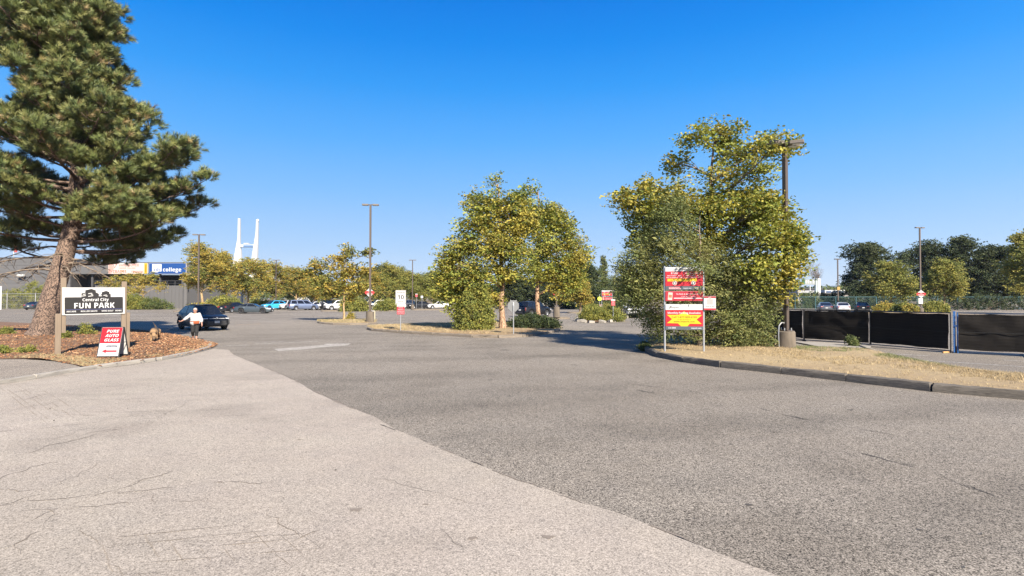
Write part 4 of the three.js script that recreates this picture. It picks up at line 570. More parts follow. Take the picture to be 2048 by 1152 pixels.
// wire fence by the building
{
  const F = thing('wire_fence', 'grey chain-link fence with angled posts beyond the pine', 'fence', [0, 0, 0]); const x0 = -140, x1 = -85.69, z = -110, h = 3.0, w = new Geo();
  for (let k = 0; k <= 10; k++) { const x = lerp(x0, x1, k / 10), g = new Geo(); g.cyl(x, h / 2, z, .06, .06, h, 8); g.tube([V(x, h - .02, z), V(x + .3, h + .35, z + .2)], .05, 6); part('post', g.build(), steel, F); }
  part('top_rail', new Geo().box((x0 + x1) / 2, h - .04, z, x1 - x0, .05, .05).build(), steel, F);
  for (let x = x0; x < x1; x += .32) { w.tube([V(x, .05, z), V(x + 2.6, h - .05, z)], .009, 3); w.tube([V(x + 2.6, .05, z + .01), V(x, h - .05, z + .01)], .009, 3); } for (const y of [.15, .9, 1.7, 2.4]) w.box((x0 + x1) / 2, y, z, x1 - x0, .02, .02);
  part('wire_mesh', w.build(), steel, F).userData.kind = 'stuff';
  const P = thing('white_post', 'tall white gate post at the left end of the wire fence', 'post', [-92.41, 0, -104]); part('post', new THREE.CylinderGeometry(.13, .13, 4.1, 12), whiteMat, P, [0, 2.05, 0]); part('cap', new THREE.SphereGeometry(.16, 12, 8), whiteMat, P, [0, 4.1, 0]);
}
// white twin tower of a bridge, far behind
{
  const B = thing('bridge_tower', 'white twin-legged bridge tower far behind the golden trees', 'tower', [0, 0, 0]), D = 420, white = mat(.42, .43, .44, .6);
  const leg = (cx, topY, w, lean) => { const g = new THREE.CylinderGeometry(1, 1, 1, 4, 10, false); g.rotateY(Math.PI / 4); const P = g.attributes.position; for (let k = 0; k < P.count; k++) { const t = P.getY(k) + .5, s = lerp(w * 2.1, w, Math.pow(t, .8)) / 1.41; P.setXYZ(k, P.getX(k) * s * (t < .82 ? 1 : 1) + lean * (1 - t), t * topY, P.getZ(k) * s * 1.1); } g.computeVertexNormals(); return part('leg', toCreasedNormals(g, .5), white, B, [cx, 0, -D]); };
  const xa = -199.56, xb = -186.23; leg(xa, 60.29, 1.35, 0); leg(xb, 59.19, 1.35, -1.5);
  const but = (x0, x1, x2, yt, z) => { const s = new THREE.Shape([new THREE.Vector2(x0, 0), new THREE.Vector2(x1, 0), new THREE.Vector2(x2, yt)]); const g = new THREE.ExtrudeGeometry(s, { depth: 2, bevelEnabled: true, bevelSize: .1, bevelThickness: .1, bevelSegments: 1 }); part('buttress', g, white, B, [0, 0, z]); };
  but(xa - 9, xa, xa, 50.02, -D - 1); but(xa, xa + 5.5, xa, 51.12, -D - .8); but(xb - 8.5, xb, xb, 55.52, -D - 1);
  const c = part('cross_beam', new RoundedBoxGeometry(xb - xa, 1.9, 2, 1, .2), white, B, [(xa + xb) / 2, 40.13, -D + .3]);
  part('beam_sign', new THREE.BoxGeometry(7, 1.2, .2), mat(.09, .17, .34, .6), c, [.6, -.1, 1.12]); part('cap_block', new RoundedBoxGeometry(3.6, .7, 2.6, 1, .1), white, c, [-1, 1.7, 0]);
  part('top_cap', new THREE.SphereGeometry(1.15, 12, 8), white, B, [xb, 58.82, -D]);
  const M = thing('lattice_mast', 'thin white lattice mast above the grey roof', 'mast', [-120.19, 0, -180]), g = new Geo(), ht = 14.95; for (const [a, b] of [[-.7, -.7], [.7, -.7], [.7, .7], [-.7, .7]]) g.tube([V(a, 0, b), V(a, ht, b)], .1, 4); for (let y = 0; y < ht - 1; y += 1.4) { g.tube([V(-.7, y, .7), V(.7, y + 1.4, .7)], .08, 4); g.tube([V(.7, y, -.7), V(-.7, y + 1.4, -.7)], .08, 4); g.tube([V(.7, y, .7), V(.7, y + 1.4, -.7)], .08, 4); } part('lattice', g.build(), whiteMat, M);
  const Fl = thing('red_banner', 'small red and white banner on the grey roof behind the pine', 'banner', [-105.98, 10.66, -123]); part('pole', new THREE.CylinderGeometry(.08, .08, 3.4, 8), whiteMat, Fl, [-.7, 1.7, 0]); part('flag', new RoundedBoxGeometry(.7, 2, .08, 1, .03), mat(.34, .06, .055, .7), Fl, [-.25, 2.2, 0], [0, 0, -.06]);
}
// ---------------------------------------------------------------- low buildings far off
function lowBuilding(name, label, x0, x1, h, z, m, bands) {
  const B = thing(name, label, 'building', [(x0 + x1) / 2, 0, z]), w = x1 - x0; part('wall', new THREE.BoxGeometry(w, h, 12), m, B, [0, h / 2, -6]); part('roof', new THREE.BoxGeometry(w + .8, .4, 12.8), darkWall, B, [0, h + .2, -6]);
  for (let k = 0; k < bands; k++) { const f = part('window', new THREE.BoxGeometry(w / bands * .7, h * .3, .12), steel, B, [lerp(-w / 2, w / 2, (k + .5) / bands), h * .58, .04]); part('pane', new THREE.BoxGeometry(w / bands * .64, h * .25, .06), mat(.05, .07, .1, .1), f, [0, 0, .06]); }
  return B;
}
lowBuilding('white_building', 'long white low building behind the middle pair of trees', -0.59, 18.92, 3.58, -170, whiteMat, 7);
lowBuilding('white_building', 'white low building behind the red board across the lot', 25.98, 37.72, 4.76, -180, whiteMat, 5);
lowBuilding('white_building', 'white roofed building between the golden trees and the young tree', -69.49, -63.69, 7.73, -185, whiteMat, 3);
lowBuilding('grey_shed', 'grey low shed behind the white price sign', 94.49, 102.09, 4.91, -190, mat(.30, .30, .32, .8), 3);
lowBuilding('grey_hall', 'grey hall with a white window band left of the dark trees', 91.79, 99.62, 3.28, -170, mat(.27, .25, .24, .8), 1);
{ const o = thing('clerestory_building', 'white clerestory with a strip window above the grey hall', 'building', [103.34, 0, -184]), w = 6.4; part('wall', new THREE.BoxGeometry(w, 4.66, 6), whiteMat, o, [0, 4.66 / 2, -3]); for (let k = 0; k < 3; k++) part('window', new THREE.BoxGeometry(1.6, .55, .1), mat(.06, .09, .16, .2), o, [-2 + k * 2, 4.1, .06]); }
{ // filling-station price sign
  const o = thing('price_sign', 'tall white slab and green price panels of a filling station', 'sign', [79.94, 0, -150]), g = mat(.02, .11, .07, .5);
  part('slab', new RoundedBoxGeometry(.75, 7.19, .8, 1, .06), whiteMat, o, [0, 7.19 / 2, 0]); part('side_slab', new THREE.BoxGeometry(.35, 7.06, .7), mat(.42, .5, .48, .6), o, [-.6, 7.06 / 2, -.1]);
  part('post', new THREE.CylinderGeometry(.12, .14, 5.36, 10), whiteMat, o, [-2.2, 5.36 / 2, 0]);
  const b = part('panel', new THREE.BoxGeometry(2.7, 1.4, .2), mat(.2, .22, .22, .6), o, [-2.2, 6.27, 0]); part('green_panel', new THREE.BoxGeometry(.75, 1.45, .22), g, b, [-1.75, .05, .02]);
  for (let k = 0; k < 4; k++) { const t = part('price_digit', new THREE.BoxGeometry(.3, .75, .03), whiteMat, b, [-1.05 + k * .55 + (k === 3 ? .25 : 0), .05, .12]); part('digit_gap', new THREE.BoxGeometry(.12, .2, .02), mat(.2, .22, .22, .6), t, [0, -.15, .02]); }
  part('canopy', new THREE.BoxGeometry(4.2, .3, 3), whiteMat, o, [-2.6, 2.41, 1]);
}
// hills on the horizon
{
  const g = new Geo(), n = 160; for (let k = 0; k <= n; k++) { const a = lerp(-1.15, 1.15, k / n), R = 3200, h = 26 + 60 * fbm(k * .06 + 8, 2, 3) * smooth(-.2, .5, a) + 22 * fbm(k * .13, 5, 3) + 8 * fbm(k * .6, 4, 3); for (const [q, y] of [[R, -5], [R + 260, h * .7], [R + 420, h], [R + 900, -5]]) g.v(Math.sin(a) * q, y, -Math.cos(a) * q); }
  for (let k = 0; k < n; k++) for (let j = 0; j < 3; j++) { const a = k * 4 + j; g.i.push(a, a + 1, a + 4, a + 1, a + 5, a + 4); }
  structure('hills', g.build(), mat(.05, .075, .06, 1, { side: THREE.DoubleSide }), 'low wooded hills on the hazy horizon', 'hills');
  // distant wood along the edge of the land, one mass
  const r = rng(66), L = []; for (let k = 0; k < 5200; k++) { const a = lerp(-.95, .95, r()), R = 330 + 260 * r(), h = 5 + 9 * fbm(a * 9 + 3, 2, 3), y = h * Math.sqrt(r()), c = PAL.green[r() * 4 | 0], v = .7 + .4 * r(); L.push({ p: V(Math.sin(a) * R, y, -Math.cos(a) * R), q: qRand(r), s: 5 + 3 * r(), c: c.map(q => q * v) }); }
  tag(instanced('distant_wood', CL.far, leafMat, L), 'distant line of green trees along the horizon', 'wood');
}

// ---------------------------------------------------------------- lamps
const bronze = mat(.085, .066, .054, .55, { metalness: .3 }), headTop = mat(.13, .112, .098, .6), lensMat = mat(.55, .55, .52, .3), galv = mat(.42, .43, .44, .42, { metalness: .7 });
const baseTex = tex(128, (x, y) => { const a = fbm(x / 12, y / 20, 4, 10), v = .45 + .95 * a; return [.13 * v, .107 * v, .083 * v]; }), baseMat = new THREE.MeshStandardMaterial({ map: baseTex, bumpMap: baseTex, bumpScale: .01, roughness: 1 });
function lamp(label, x, z, H, heads, o = {}) {
  const T = thing('lot_lamp', label, 'lamp', [x, o.y || 0, z], o.turn || 0, 'square bronze lot lamps');
  const bh = o.base ?? .8; const b = part('concrete_base', (() => { const g = new THREE.LatheGeometry([[0, 0], [.33, 0], [.34, .04], [.32, bh - .05], [.29, bh], [0, bh]].map(p => new THREE.Vector2(...p)), 24); return g; })(), baseMat, T);
  part('pole', new THREE.BoxGeometry(.15, H - bh, .15), bronze, T, [0, bh + (H - bh) / 2, 0], [0, o.poleTurn || 0, 0]); part('base_plate', new THREE.BoxGeometry(.34, .04, .34), bronze, T, [0, bh + .02, 0], [0, o.poleTurn || 0, 0]);
  for (const [sx, sz] of [[1, 1], [1, -1], [-1, 1], [-1, -1]]) part('anchor_bolt', new THREE.CylinderGeometry(.022, .022, .1, 6), galv, b, [sx * .13, bh + .07, sz * .13]);
  for (const a of heads) {
    const h = part('lamp_head', new RoundedBoxGeometry(.5, .13, .3, 2, .02), headTop, T, [Math.cos(a) * .42, H - .02, -Math.sin(a) * .42], [0, a, 0]); part('lens', new THREE.BoxGeometry(.36, .012, .22), lensMat, h, [.03, -.071, 0]); part('arm', new THREE.BoxGeometry(.16, .08, .08), bronze, h, [-.31, 0, 0]);
  }
  if (o.conduit) part('conduit', new Geo().tube([V(-.34, 0, .12), V(-.36, .55, .12), V(-.33, .9, .1), V(-.22, 1.02, .06), V(-.09, 1.0, .03)], .028, 8).build(), galv, T);
  return T;
}
lamp('square bronze lamp rising through the maple, on a round concrete base', 10.6, -22.25, 8.12 - .13, [rad(-28), rad(24), rad(152), rad(205)], { y: .13, conduit: true, poleTurn: .5, base: .7 });
lamp('tall bronze twin lamp with a red and white diamond sign and concrete base', -11.59, -46.99, 9.7, [0, Math.PI], { y: .05, base: .95, turn: .1 });
lamp('twin lamp above the golden tree beside the blue sign', -35.98, -66, 9.4, [0, Math.PI], { turn: .2 });
lamp('distant twin lamp right of the white tower', -44.73, -109, 9.31, [0, Math.PI]);
lamp('distant twin lamp above the olive trees', -18.86, -109, 9.31, [0, Math.PI]);
lamp('tall twin lamp beyond the screened fence with a red and white sign', 53.27, -75, 11.31, [rad(12), rad(192)]);
lamp('distant twin lamp above the parked white sedan', 53.85, -95, 8.55, [rad(20), rad(200)]);
lamp('lamp half hidden by the right tree of the middle pair, on a round concrete base', 4.41, -57, 7.4, [0, Math.PI], { base: 1.05, y: .17 });
{ const b = part('caution_box', new RoundedBoxGeometry(.5, .55, .3, 1, .04), mat(.3, .2, .05, .6), scene, [53.7, 3.66, -94.7]); tag(b, 'small dark and amber box on the lamp above the white sedan', 'box'); }
for (const [x, c] of [[-11.93, [.44, .44, .42]], [-11.86, [.34, .31, .22]]]) { const b = thing('bollard', c[0] > .4 ? 'short white bollard at the foot of the diamond-sign lamp' : 'short yellow-tipped bollard at the foot of the diamond-sign lamp', 'bollard', [x, .05, -49.4 - (c[0] < .4 ? .3 : 0)]); part('tube', new THREE.CylinderGeometry(.06, .06, .9, 10), mat(...c, .6), b, [0, .45, 0]); part('cap', new THREE.SphereGeometry(.065, 10, 6), mat(...c, .6), b, [0, .9, 0]); }
// ---------------------------------------------------------------- signs
const printMat = (w, h, draw, rough = .45) => new THREE.MeshStandardMaterial({ map: canvasTex(w, h, draw), color: col(.47, .47, .47), roughness: rough });
const text = (c, s, x, y, font, fill, align = 'center', max) => { c.font = font; c.fillStyle = fill; c.textAlign = align; c.fillText(s, x, y, max); };
function plate(parent, name, w, h, pos, m, rot = [0, 0, 0], d = .02, edge = steel) { const p = part(name, new RoundedBoxGeometry(w, h, d, 1, Math.min(.008, d * .4)), edge, parent, pos, rot); part('face', new THREE.PlaneGeometry(w - .012, h - .012), m, p, [0, 0, d / 2 + .003]); return p; }
function diamondMat() { return printMat(256, 256, (c, w, h) => { c.fillStyle = '#f4f4f2'; c.fillRect(0, 0, w, h); c.fillStyle = '#d8202c'; c.fillRect(0, 92, w, 82); text(c, 'PAY', 128, 128, 'bold 34px sans-serif', '#fff'); text(c, 'PARKING', 128, 164, 'bold 36px sans-serif', '#fff'); c.fillStyle = '#444'; c.beginPath(); c.arc(128, 44, 9, 0, 7); c.fill(); }); }
function diamondSign(label, x, y, z, s, turn) {
  const T = thing('diamond_sign', label, 'sign', [x, y, z], turn, 'red and white diamond signs'); const g = new THREE.CircleGeometry(s, 4); g.rotateZ(0); const U = g.attributes.uv; const b = new THREE.CylinderGeometry(s, s, .02, 4); b.rotateX(Math.PI / 2); b.rotateZ(0);
  const band = new THREE.Shape([[-s, 0], [-s * .72, s * .3], [s * .72, s * .3], [s, 0], [s * .7, -s * .36], [-s * .7, -s * .36]].map(p => new THREE.Vector2(...p)));
  part('panel', new THREE.ExtrudeGeometry(new THREE.Shape([[0, s], [s, 0], [0, -s], [-s, 0]].map(p => new THREE.Vector2(...p))), { depth: .02, bevelEnabled: false }), whiteMat, T);
  part('face', g, diamondMat(), T, [0, 0, .024]);
  part('red_band', new THREE.ExtrudeGeometry(band, { depth: .012, bevelEnabled: false }), mat(.56, .03, .035, .5), T, [0, 0, .026]);
  part('lettering', new THREE.PlaneGeometry(s * 1.3, s * .62), printMat(256, 120, (c, w, h) => { c.fillStyle = '#c4212b'; c.fillRect(0, 0, w, h); text(c, 'PAY', 128, 50, 'bold 48px sans-serif', '#fff'); text(c, 'PARKING', 128, 106, 'bold 54px sans-serif', '#fff'); }), T, [0, -.03 * s, .042]);
}
diamondSign('red and white diamond pay parking sign on the lamp by the young tree', -12.25, 2.57, -49.5, .42, .1);
diamondSign('red and white diamond sign by the small lamp base in the lot', 4.4, 2.52, -56.8, .36, 0);
diamondSign('red and white diamond sign on the tall lamp beyond the screened fence', 53.2, 2.62, -74.8, .55, -.3);
{ const p = plate(scene, 'notice_plate', .55, .75, [53.13, 1.71, -74.8], whiteMat); tag(p, 'small pale notice under the diamond sign beyond the fence', 'sign'); }
function rateBoard(label, x, z, y, turn, full) {
  const T = thing('rate_board', label, 'sign board', [x, y, z], turn); const W = 1.34, tall = 3.1;
  const red = '#d81f33';
  for (const s of [-1, 1]) part('post', new THREE.CylinderGeometry(.036, .036, tall, 12), galv, T, [s * (W / 2 + .0), tall / 2, -.03]);
  plate(T, 'rate_panel', W - .04, .83, [0, 2.66, .03], printMat(512, 326, (c, w, h) => {
    c.fillStyle = red; c.fillRect(0, 0, w, h); c.fillStyle = '#f3f3f1'; c.fillRect(0, 0, w, 62); c.fillStyle = '#5c666e'; c.fillRect(0, 272, w, 54);
    text(c, 'P', 196, 52, 'italic bold 54px sans-serif', '#1c1c1c'); text(c, 'impark', 290, 46, 'bold 34px sans-serif', '#3a3a3a');
    text(c, 'PARK', 124, 102, 'bold 38px sans-serif', '#fff'); text(c, 'PARK LONGER', 384, 102, 'bold 32px sans-serif', '#fff', 'center', 220); c.fillStyle = '#fff'; c.fillRect(253, 72, 3, 90);
    for (const [q, yy] of [['MAY 31 HOURS   $2.75', 130], ['MAY 31 EVENING   $3.00', 156]]) { text(c, q, 124, yy, 'bold 19px sans-serif', '#fff', 'center', 226); text(c, q.replace('2.75', '6.75').replace('3.00', '10.00'), 384, yy, 'bold 19px sans-serif', '#fff', 'center', 226); }
    c.fillStyle = '#ffd91a'; c.fillRect(28, 166, 384, 38); c.beginPath(); c.arc(408, 184, 24, 0, 7); c.fill(); text(c, 'Special Event Rates may apply', 214, 192, 'bold 20px sans-serif', '#4a3c00', 'center', 350);
    for (const [q, k] of [[128, '#6b5a5a'], [384, '#4a4a4a']]) { c.fillStyle = '#f2eee6'; c.beginPath(); c.arc(q, 228, 31, 0, 7); c.fill(); c.fillStyle = k; c.beginPath(); c.arc(q, 228, 23, 0, 7); c.fill(); c.fillStyle = '#fff'; c.beginPath(); c.moveTo(q - 15, 228); c.lineTo(q, 213); c.lineTo(q + 15, 228); c.lineTo(q, 243); c.fill(); }
    c.fillStyle = '#e87a80'; c.fillRect(48, 284, 164, 32); text(c, 'Monthly Parking', 130, 308, 'bold 21px sans-serif', '#fff'); text(c, 'impark.com', 300, 308, 'bold 19px sans-serif', '#fff'); text(c, 'Lot 2025', 430, 308, 'bold 19px sans-serif', '#fff');
  }));
  plate(T, 'instruction_panel', W - .04, .36, [0, 2.03, .03], printMat(512, 144, (c, w, h) => { c.fillStyle = '#cf3243'; c.fillRect(0, 0, w, h); c.save(); c.translate(66, 74); c.rotate(.08); c.fillStyle = '#f3ead6'; c.fillRect(-30, -56, 60, 112); c.fillStyle = '#e58a63'; c.fillRect(-22, -22, 44, 44); c.restore(); text(c, 'To Park & Go, use our App', 316, 52, 'bold 27px sans-serif', '#fff', 'center', 350); text(c, 'or pay at the machine', 316, 84, '20px sans-serif', '#fff'); c.fillStyle = '#fff'; c.fillRect(116, 98, 396, 12); }));
  if (full) plate(T, 'monthly_panel', W - .04, .92, [0, 1.28, .03], printMat(512, 352, (c, w, h) => {
    c.fillStyle = red; c.fillRect(0, 0, w, h); c.fillStyle = '#f5f5f3'; c.fillRect(0, 0, w, 78); c.fillStyle = '#67717a'; c.fillRect(0, 304, w, 48); text(c, 'P', 62, 62, 'italic bold 52px sans-serif', '#1c1c1c'); text(c, 'impark', 132, 54, 'bold 30px sans-serif', '#555');
    c.fillStyle = '#ffe11c'; c.beginPath(); for (const [i, q] of [[18, 146], [176, 146], [216, 130], [256, 98], [300, 130], [330, 146], [500, 146], [424, 210], [494, 270], [332, 268], [300, 304], [212, 304], [170, 264], [18, 262], [90, 206]].entries()) i ? c.lineTo(...q) : c.moveTo(...q); c.fill();
    text(c, 'Monthly Parking Available', 254, 132, 'bold 36px sans-serif', '#fff', 'center', 470); text(c, 'Call 1-877-909-6199', 256, 192, 'bold 38px sans-serif', '#8a6a06', 'center', 360); text(c, 'or sign up online at', 256, 216, 'bold 20px sans-serif', '#9a7a10'); text(c, 'www.impark.com', 256, 250, 'bold 34px sans-serif', '#7d6206', 'center', 300);
    text(c, 'Lot 2025', 90, 336, 'bold 26px sans-serif', '#fff'); text(c, 'impark.com', 420, 336, 'bold 24px sans-serif', '#fff');
  }));
  if (full) plate(T, 'app_notice', .42, .5, [W / 2 + .2, 1.78, .06], printMat(160, 200, (c, w, h) => { c.fillStyle = '#f0efec'; c.fillRect(0, 0, w, h); c.fillStyle = '#b51f30'; c.fillRect(0, 0, w, 28); c.fillStyle = '#d3303f'; c.fillRect(0, 176, w, 24); text(c, 'PAY', 80, 22, 'bold 20px sans-serif', '#fff'); c.fillStyle = '#c9c7c4'; c.fillRect(38, 40, 84, 84); text(c, 'Scan to pay', 80, 158, 'italic bold 22px sans-serif', '#333', 'center', 140); }), [0, .1, 0]);
  return T;
}
rateBoard('red parking rate board on two steel posts in front of the weeping tree', 6.16, -20.6, .14, rad(-12), true);
rateBoard('red rate board standing across the lot behind the flower bed', 12.22, -74, 0, rad(-4), false);
function postSign(name, label, x, z, y, H, plates, turn, post = galv) { const T = thing(name, label, 'sign', [x, y, z], turn); part('post', new THREE.CylinderGeometry(.03, .03, H, 10), post, T, [0, H / 2, 0]); for (const [w, h, cy, m, n] of plates) plate(T, n || 'sign_plate', w, h, [0, cy, .045], m); return T; }
const redNotice = () => printMat(160, 190, (c, w, h) => { c.fillStyle = '#f4f2ef'; c.fillRect(0, 0, w, 42); c.fillStyle = '#dd2a3a'; c.fillRect(0, 42, w, h - 42); text(c, 'P', 42, 34, 'italic bold 32px sans-serif', '#222'); for (const [k, s] of ['PRIVATE', 'PROPERTY', 'PARKING FOR', 'CUSTOMERS'].entries()) text(c, s, 80, 74 + k * 33, 'bold 24px sans-serif', '#fbd9dc', 'center', 140); });
postSign('speed_sign', 'white maximum 10 km/h sign with a red notice below', -6.79, -35.08, .12, 2.42, [[.62, .82, 2.04, printMat(200, 264, (c, w, h) => { c.fillStyle = '#f2f2f0'; c.fillRect(0, 0, w, h); c.strokeStyle = '#222'; c.lineWidth = 4; c.strokeRect(8, 8, w - 16, h - 16); text(c, 'MAXIMUM', 100, 56, 'bold 32px sans-serif', '#222', 'center', 160); text(c, '10', 100, 176, 'bold 118px sans-serif', '#1b1b1b'); text(c, 'km/h', 100, 232, 'bold 40px sans-serif', '#222'); })], [.46, .62, 1.29, redNotice(), 'red_notice']], rad(14));
postSign('stop_sign', 'grey back of an octagonal stop sign by the pink-barked trunk', 0.08, -31.19, .15, 1.55, [], rad(8));
{ const o = scene.getObjectByName('stop_sign'), g = new THREE.CylinderGeometry(.33, .33, .012, 8); g.rotateY(Math.PI / 8); g.rotateX(Math.PI / 2); part('octagon_plate', g, mat(.13, .135, .14, .7), o, [0, 1.52, -.05]); part('back_bracket', new THREE.BoxGeometry(.07, .4, .03), galv, o, [0, 1.52, -.02]); }
postSign('notice_sign', 'small white and red notice on a post in the flower bed', 8.82, -50.2, .15, 1.85, [[.36, .56, 1.55, redNotice(), 'red_notice']], 0);
postSign('notice_sign', 'small white arrow notice at the left foot of the far red board', 10.89, -70, 0, 1.3, [[.55, .8, .9, printMat(100, 140, (c, w, h) => { c.fillStyle = '#f3f2ee'; c.fillRect(0, 0, w, h); c.strokeStyle = '#d04048'; c.lineWidth = 8; c.strokeRect(6, 6, 88, 128); text(c, '15', 52, 96, 'bold 50px sans-serif', '#333'); })]], 0);
postSign('notice_sign', 'small red and white notice on a post under the olive trees', -17.93, -108, 0, 2.9, [[.45, .6, 2.6, redNotice(), 'red_notice']], 0);
postSign('notice_sign', 'small plain white notice on a post under the olive trees', -16.28, -104, 0, 2.6, [[.42, .42, 2.3, whiteMat]], 0);
{ const o = thing('yellow_marker', 'round fluorescent yellow disc beside the far red board', 'sign', [11.26, 0, -74]); part('post', new THREE.CylinderGeometry(.03, .03, 2.6, 8), galv, o, [0, 1.3, 0]); const g = new THREE.CylinderGeometry(.26, .26, .03, 20); g.rotateX(Math.PI / 2); part('disc', g, mat(.62, .72, .06, .5), o, [0, 2.0, .06]); }
{ const o = thing('lamp_standard', 'white globe-topped post under the golden trees', 'lamp', [-48.83, 0, -104]); part('post', new THREE.CylinderGeometry(.2, .26, 2.6, 12), whiteMat, o, [0, 1.3, 0]); part('globe', new THREE.SphereGeometry(.3, 14, 10), whiteMat, o, [0, 2.8, 0]); }
// park sign on timber posts
{
  const timber = new THREE.MeshStandardMaterial({ map: tex(128, (x, y) => { const n = fbm(x / 4, y / 40, 4, 32), v = .7 + .6 * n; return [.175 * v, .135 * v, .098 * v]; }), roughness: .95 });
  const T = thing('park_sign', 'white and black sign panel on weathered timber posts by the pine', 'sign', [-15.17, .12, -20.9], rad(43)); const W = 1.86, H = .98, yc = 1.87;
  part('post', new RoundedBoxGeometry(.16, 1.95, .1, 1, .012), timber, T, [-W / 2 + .04, 1.72, -.07]); part('post', new RoundedBoxGeometry(.16, 2.3, .1, 1, .012), timber, T, [W / 2 - .02, 1.45, -.07]);
  part('footing_post', new RoundedBoxGeometry(.17, 1.5, .1, 1, .012), timber, T, [-W / 2 - .1, .68, -.02]); part('footing_post', new RoundedBoxGeometry(.17, 1.5, .1, 1, .012), timber, T, [W / 2 + .1, .68, -.13]);
  const m = printMat(1024, 506, (c, w, h) => {
    c.fillStyle = '#f6f5f1'; c.fillRect(0, 0, w, h); c.fillStyle = '#25211f'; c.beginPath(); c.roundRect(34, 178, 958, 312, 18); c.fill();
    c.beginPath(); c.moveTo(300, 190); c.lineTo(300, 106); c.lineTo(362, 92); c.lineTo(362, 48); c.lineTo(462, 22); c.lineTo(534, 50); c.lineTo(534, 88); c.lineTo(584, 116); c.lineTo(584, 190); c.fill(); c.beginPath(); c.moveTo(560, 190); c.lineTo(630, 120); c.lineTo(630, 86); c.lineTo(706, 60); c.lineTo(760, 84); c.lineTo(760, 116); c.lineTo(782, 126); c.lineTo(782, 190); c.fill();
    c.fillStyle = '#f6f5f1'; for (const [x, y, q] of [[324, 128, 46], [306, 160, 66], [408, 116, 66], [452, 132, 36], [408, 166, 84], [596, 160, 40], [660, 150, 56], [696, 166, 34]]) { c.save(); c.translate(x, y); c.rotate(-.17); c.fillRect(0, -8, q, 13); c.restore(); }
    text(c, 'Central City', 530, 254, 'bold 76px sans-serif', '#fff', 'center', 520); text(c, 'FUN PARK', 510, 386, 'bold 140px sans-serif', '#fff', 'center', 910); c.fillStyle = '#5d67b8'; c.fillRect(50, 406, 926, 5); text(c, 'ARCADE', 140, 456, 'bold 40px sans-serif', '#fff', 'center', 186); text(c, 'ROLLER SKATE', 424, 456, 'bold 40px sans-serif', '#fff', 'center', 310); text(c, 'MINI-GOLF', 728, 456, 'bold 40px sans-serif', '#fff', 'center', 200); text(c, 'BOWL', 916, 456, 'bold 40px sans-serif', '#fff', 'center', 116);
  });
  const p = plate(T, 'panel', W, H, [0, yc, .005], m, [0, 0, .012], .03, whiteMat); for (const sx of [-1, 1]) for (const y of [-.3, -.05, .25]) part('screw', new THREE.CylinderGeometry(.012, .012, .01, 8), steel, p, [sx * (W / 2 - .03), y, .02], [Math.PI / 2, 0, 0]);
}
// A-frame sign
{
  const T = thing('sandwich_board', 'red and white folding auto glass sign standing on the mulch', 'sign', [-13.3, 0.1, -19.21], rad(4)), blk = mat(.03, .03, .03, .5), W = .68, H = 1.06, tilt = .27, dz = Math.sin(tilt) * H / 2;
  const face = printMat(320, 540, (c, w, h) => { c.fillStyle = '#f5f4f2'; c.fillRect(0, 0, w, h); c.fillStyle = '#e01f2c'; c.fillRect(0, 0, w, 300); for (const [k, s] of ['PURE', 'AUTO', 'GLASS'].entries()) text(c, s, 170, 96 + k * 84, 'italic bold 78px sans-serif', '#fff', 'center', 262); c.fillStyle = '#4a4f63'; c.beginPath(); c.roundRect(112, 340, 176, 38, 19); c.fill(); text(c, 'Glass Network', 200, 367, 'bold 21px sans-serif', '#fff', 'center', 156); text(c, 'R', 74, 374, 'italic bold 46px sans-serif', '#5aa7c9'); c.fillStyle = '#dd2431'; c.fillRect(120, 434, 170, 32); c.beginPath(); c.moveTo(52, 450); c.lineTo(122, 412); c.lineTo(122, 488); c.fill(); });
  for (const s of [1, -1]) {
    const f = part('leg_frame', new Geo().box(-W / 2, 0, 0, .03, H, .03).box(W / 2, 0, 0, .03, H, .03).box(0, H / 2 - .02, 0, W, .03, .03).box(0, -H / 2 + .1, 0, W, .025, .025).build(), blk, T, [0, H / 2 * Math.cos(tilt), s * (dz + .012)], [-s * tilt, 0, 0]);
    const q = part('panel', new THREE.BoxGeometry(W - .035, H - .1, .015), whiteMat, f, [0, .04, s * .012]); if (s > 0) part('face', new THREE.PlaneGeometry(W - .04, H - .11), face, f, [0, .04, .023]);
  }
  part('hinge_bar', new THREE.BoxGeometry(W, .03, .06), blk, T, [0, H * Math.cos(tilt), 0]); part('spreader', new THREE.BoxGeometry(.015, .02, dz * 2), blk, T, [W / 2 + .02, H * .5, 0]);
}
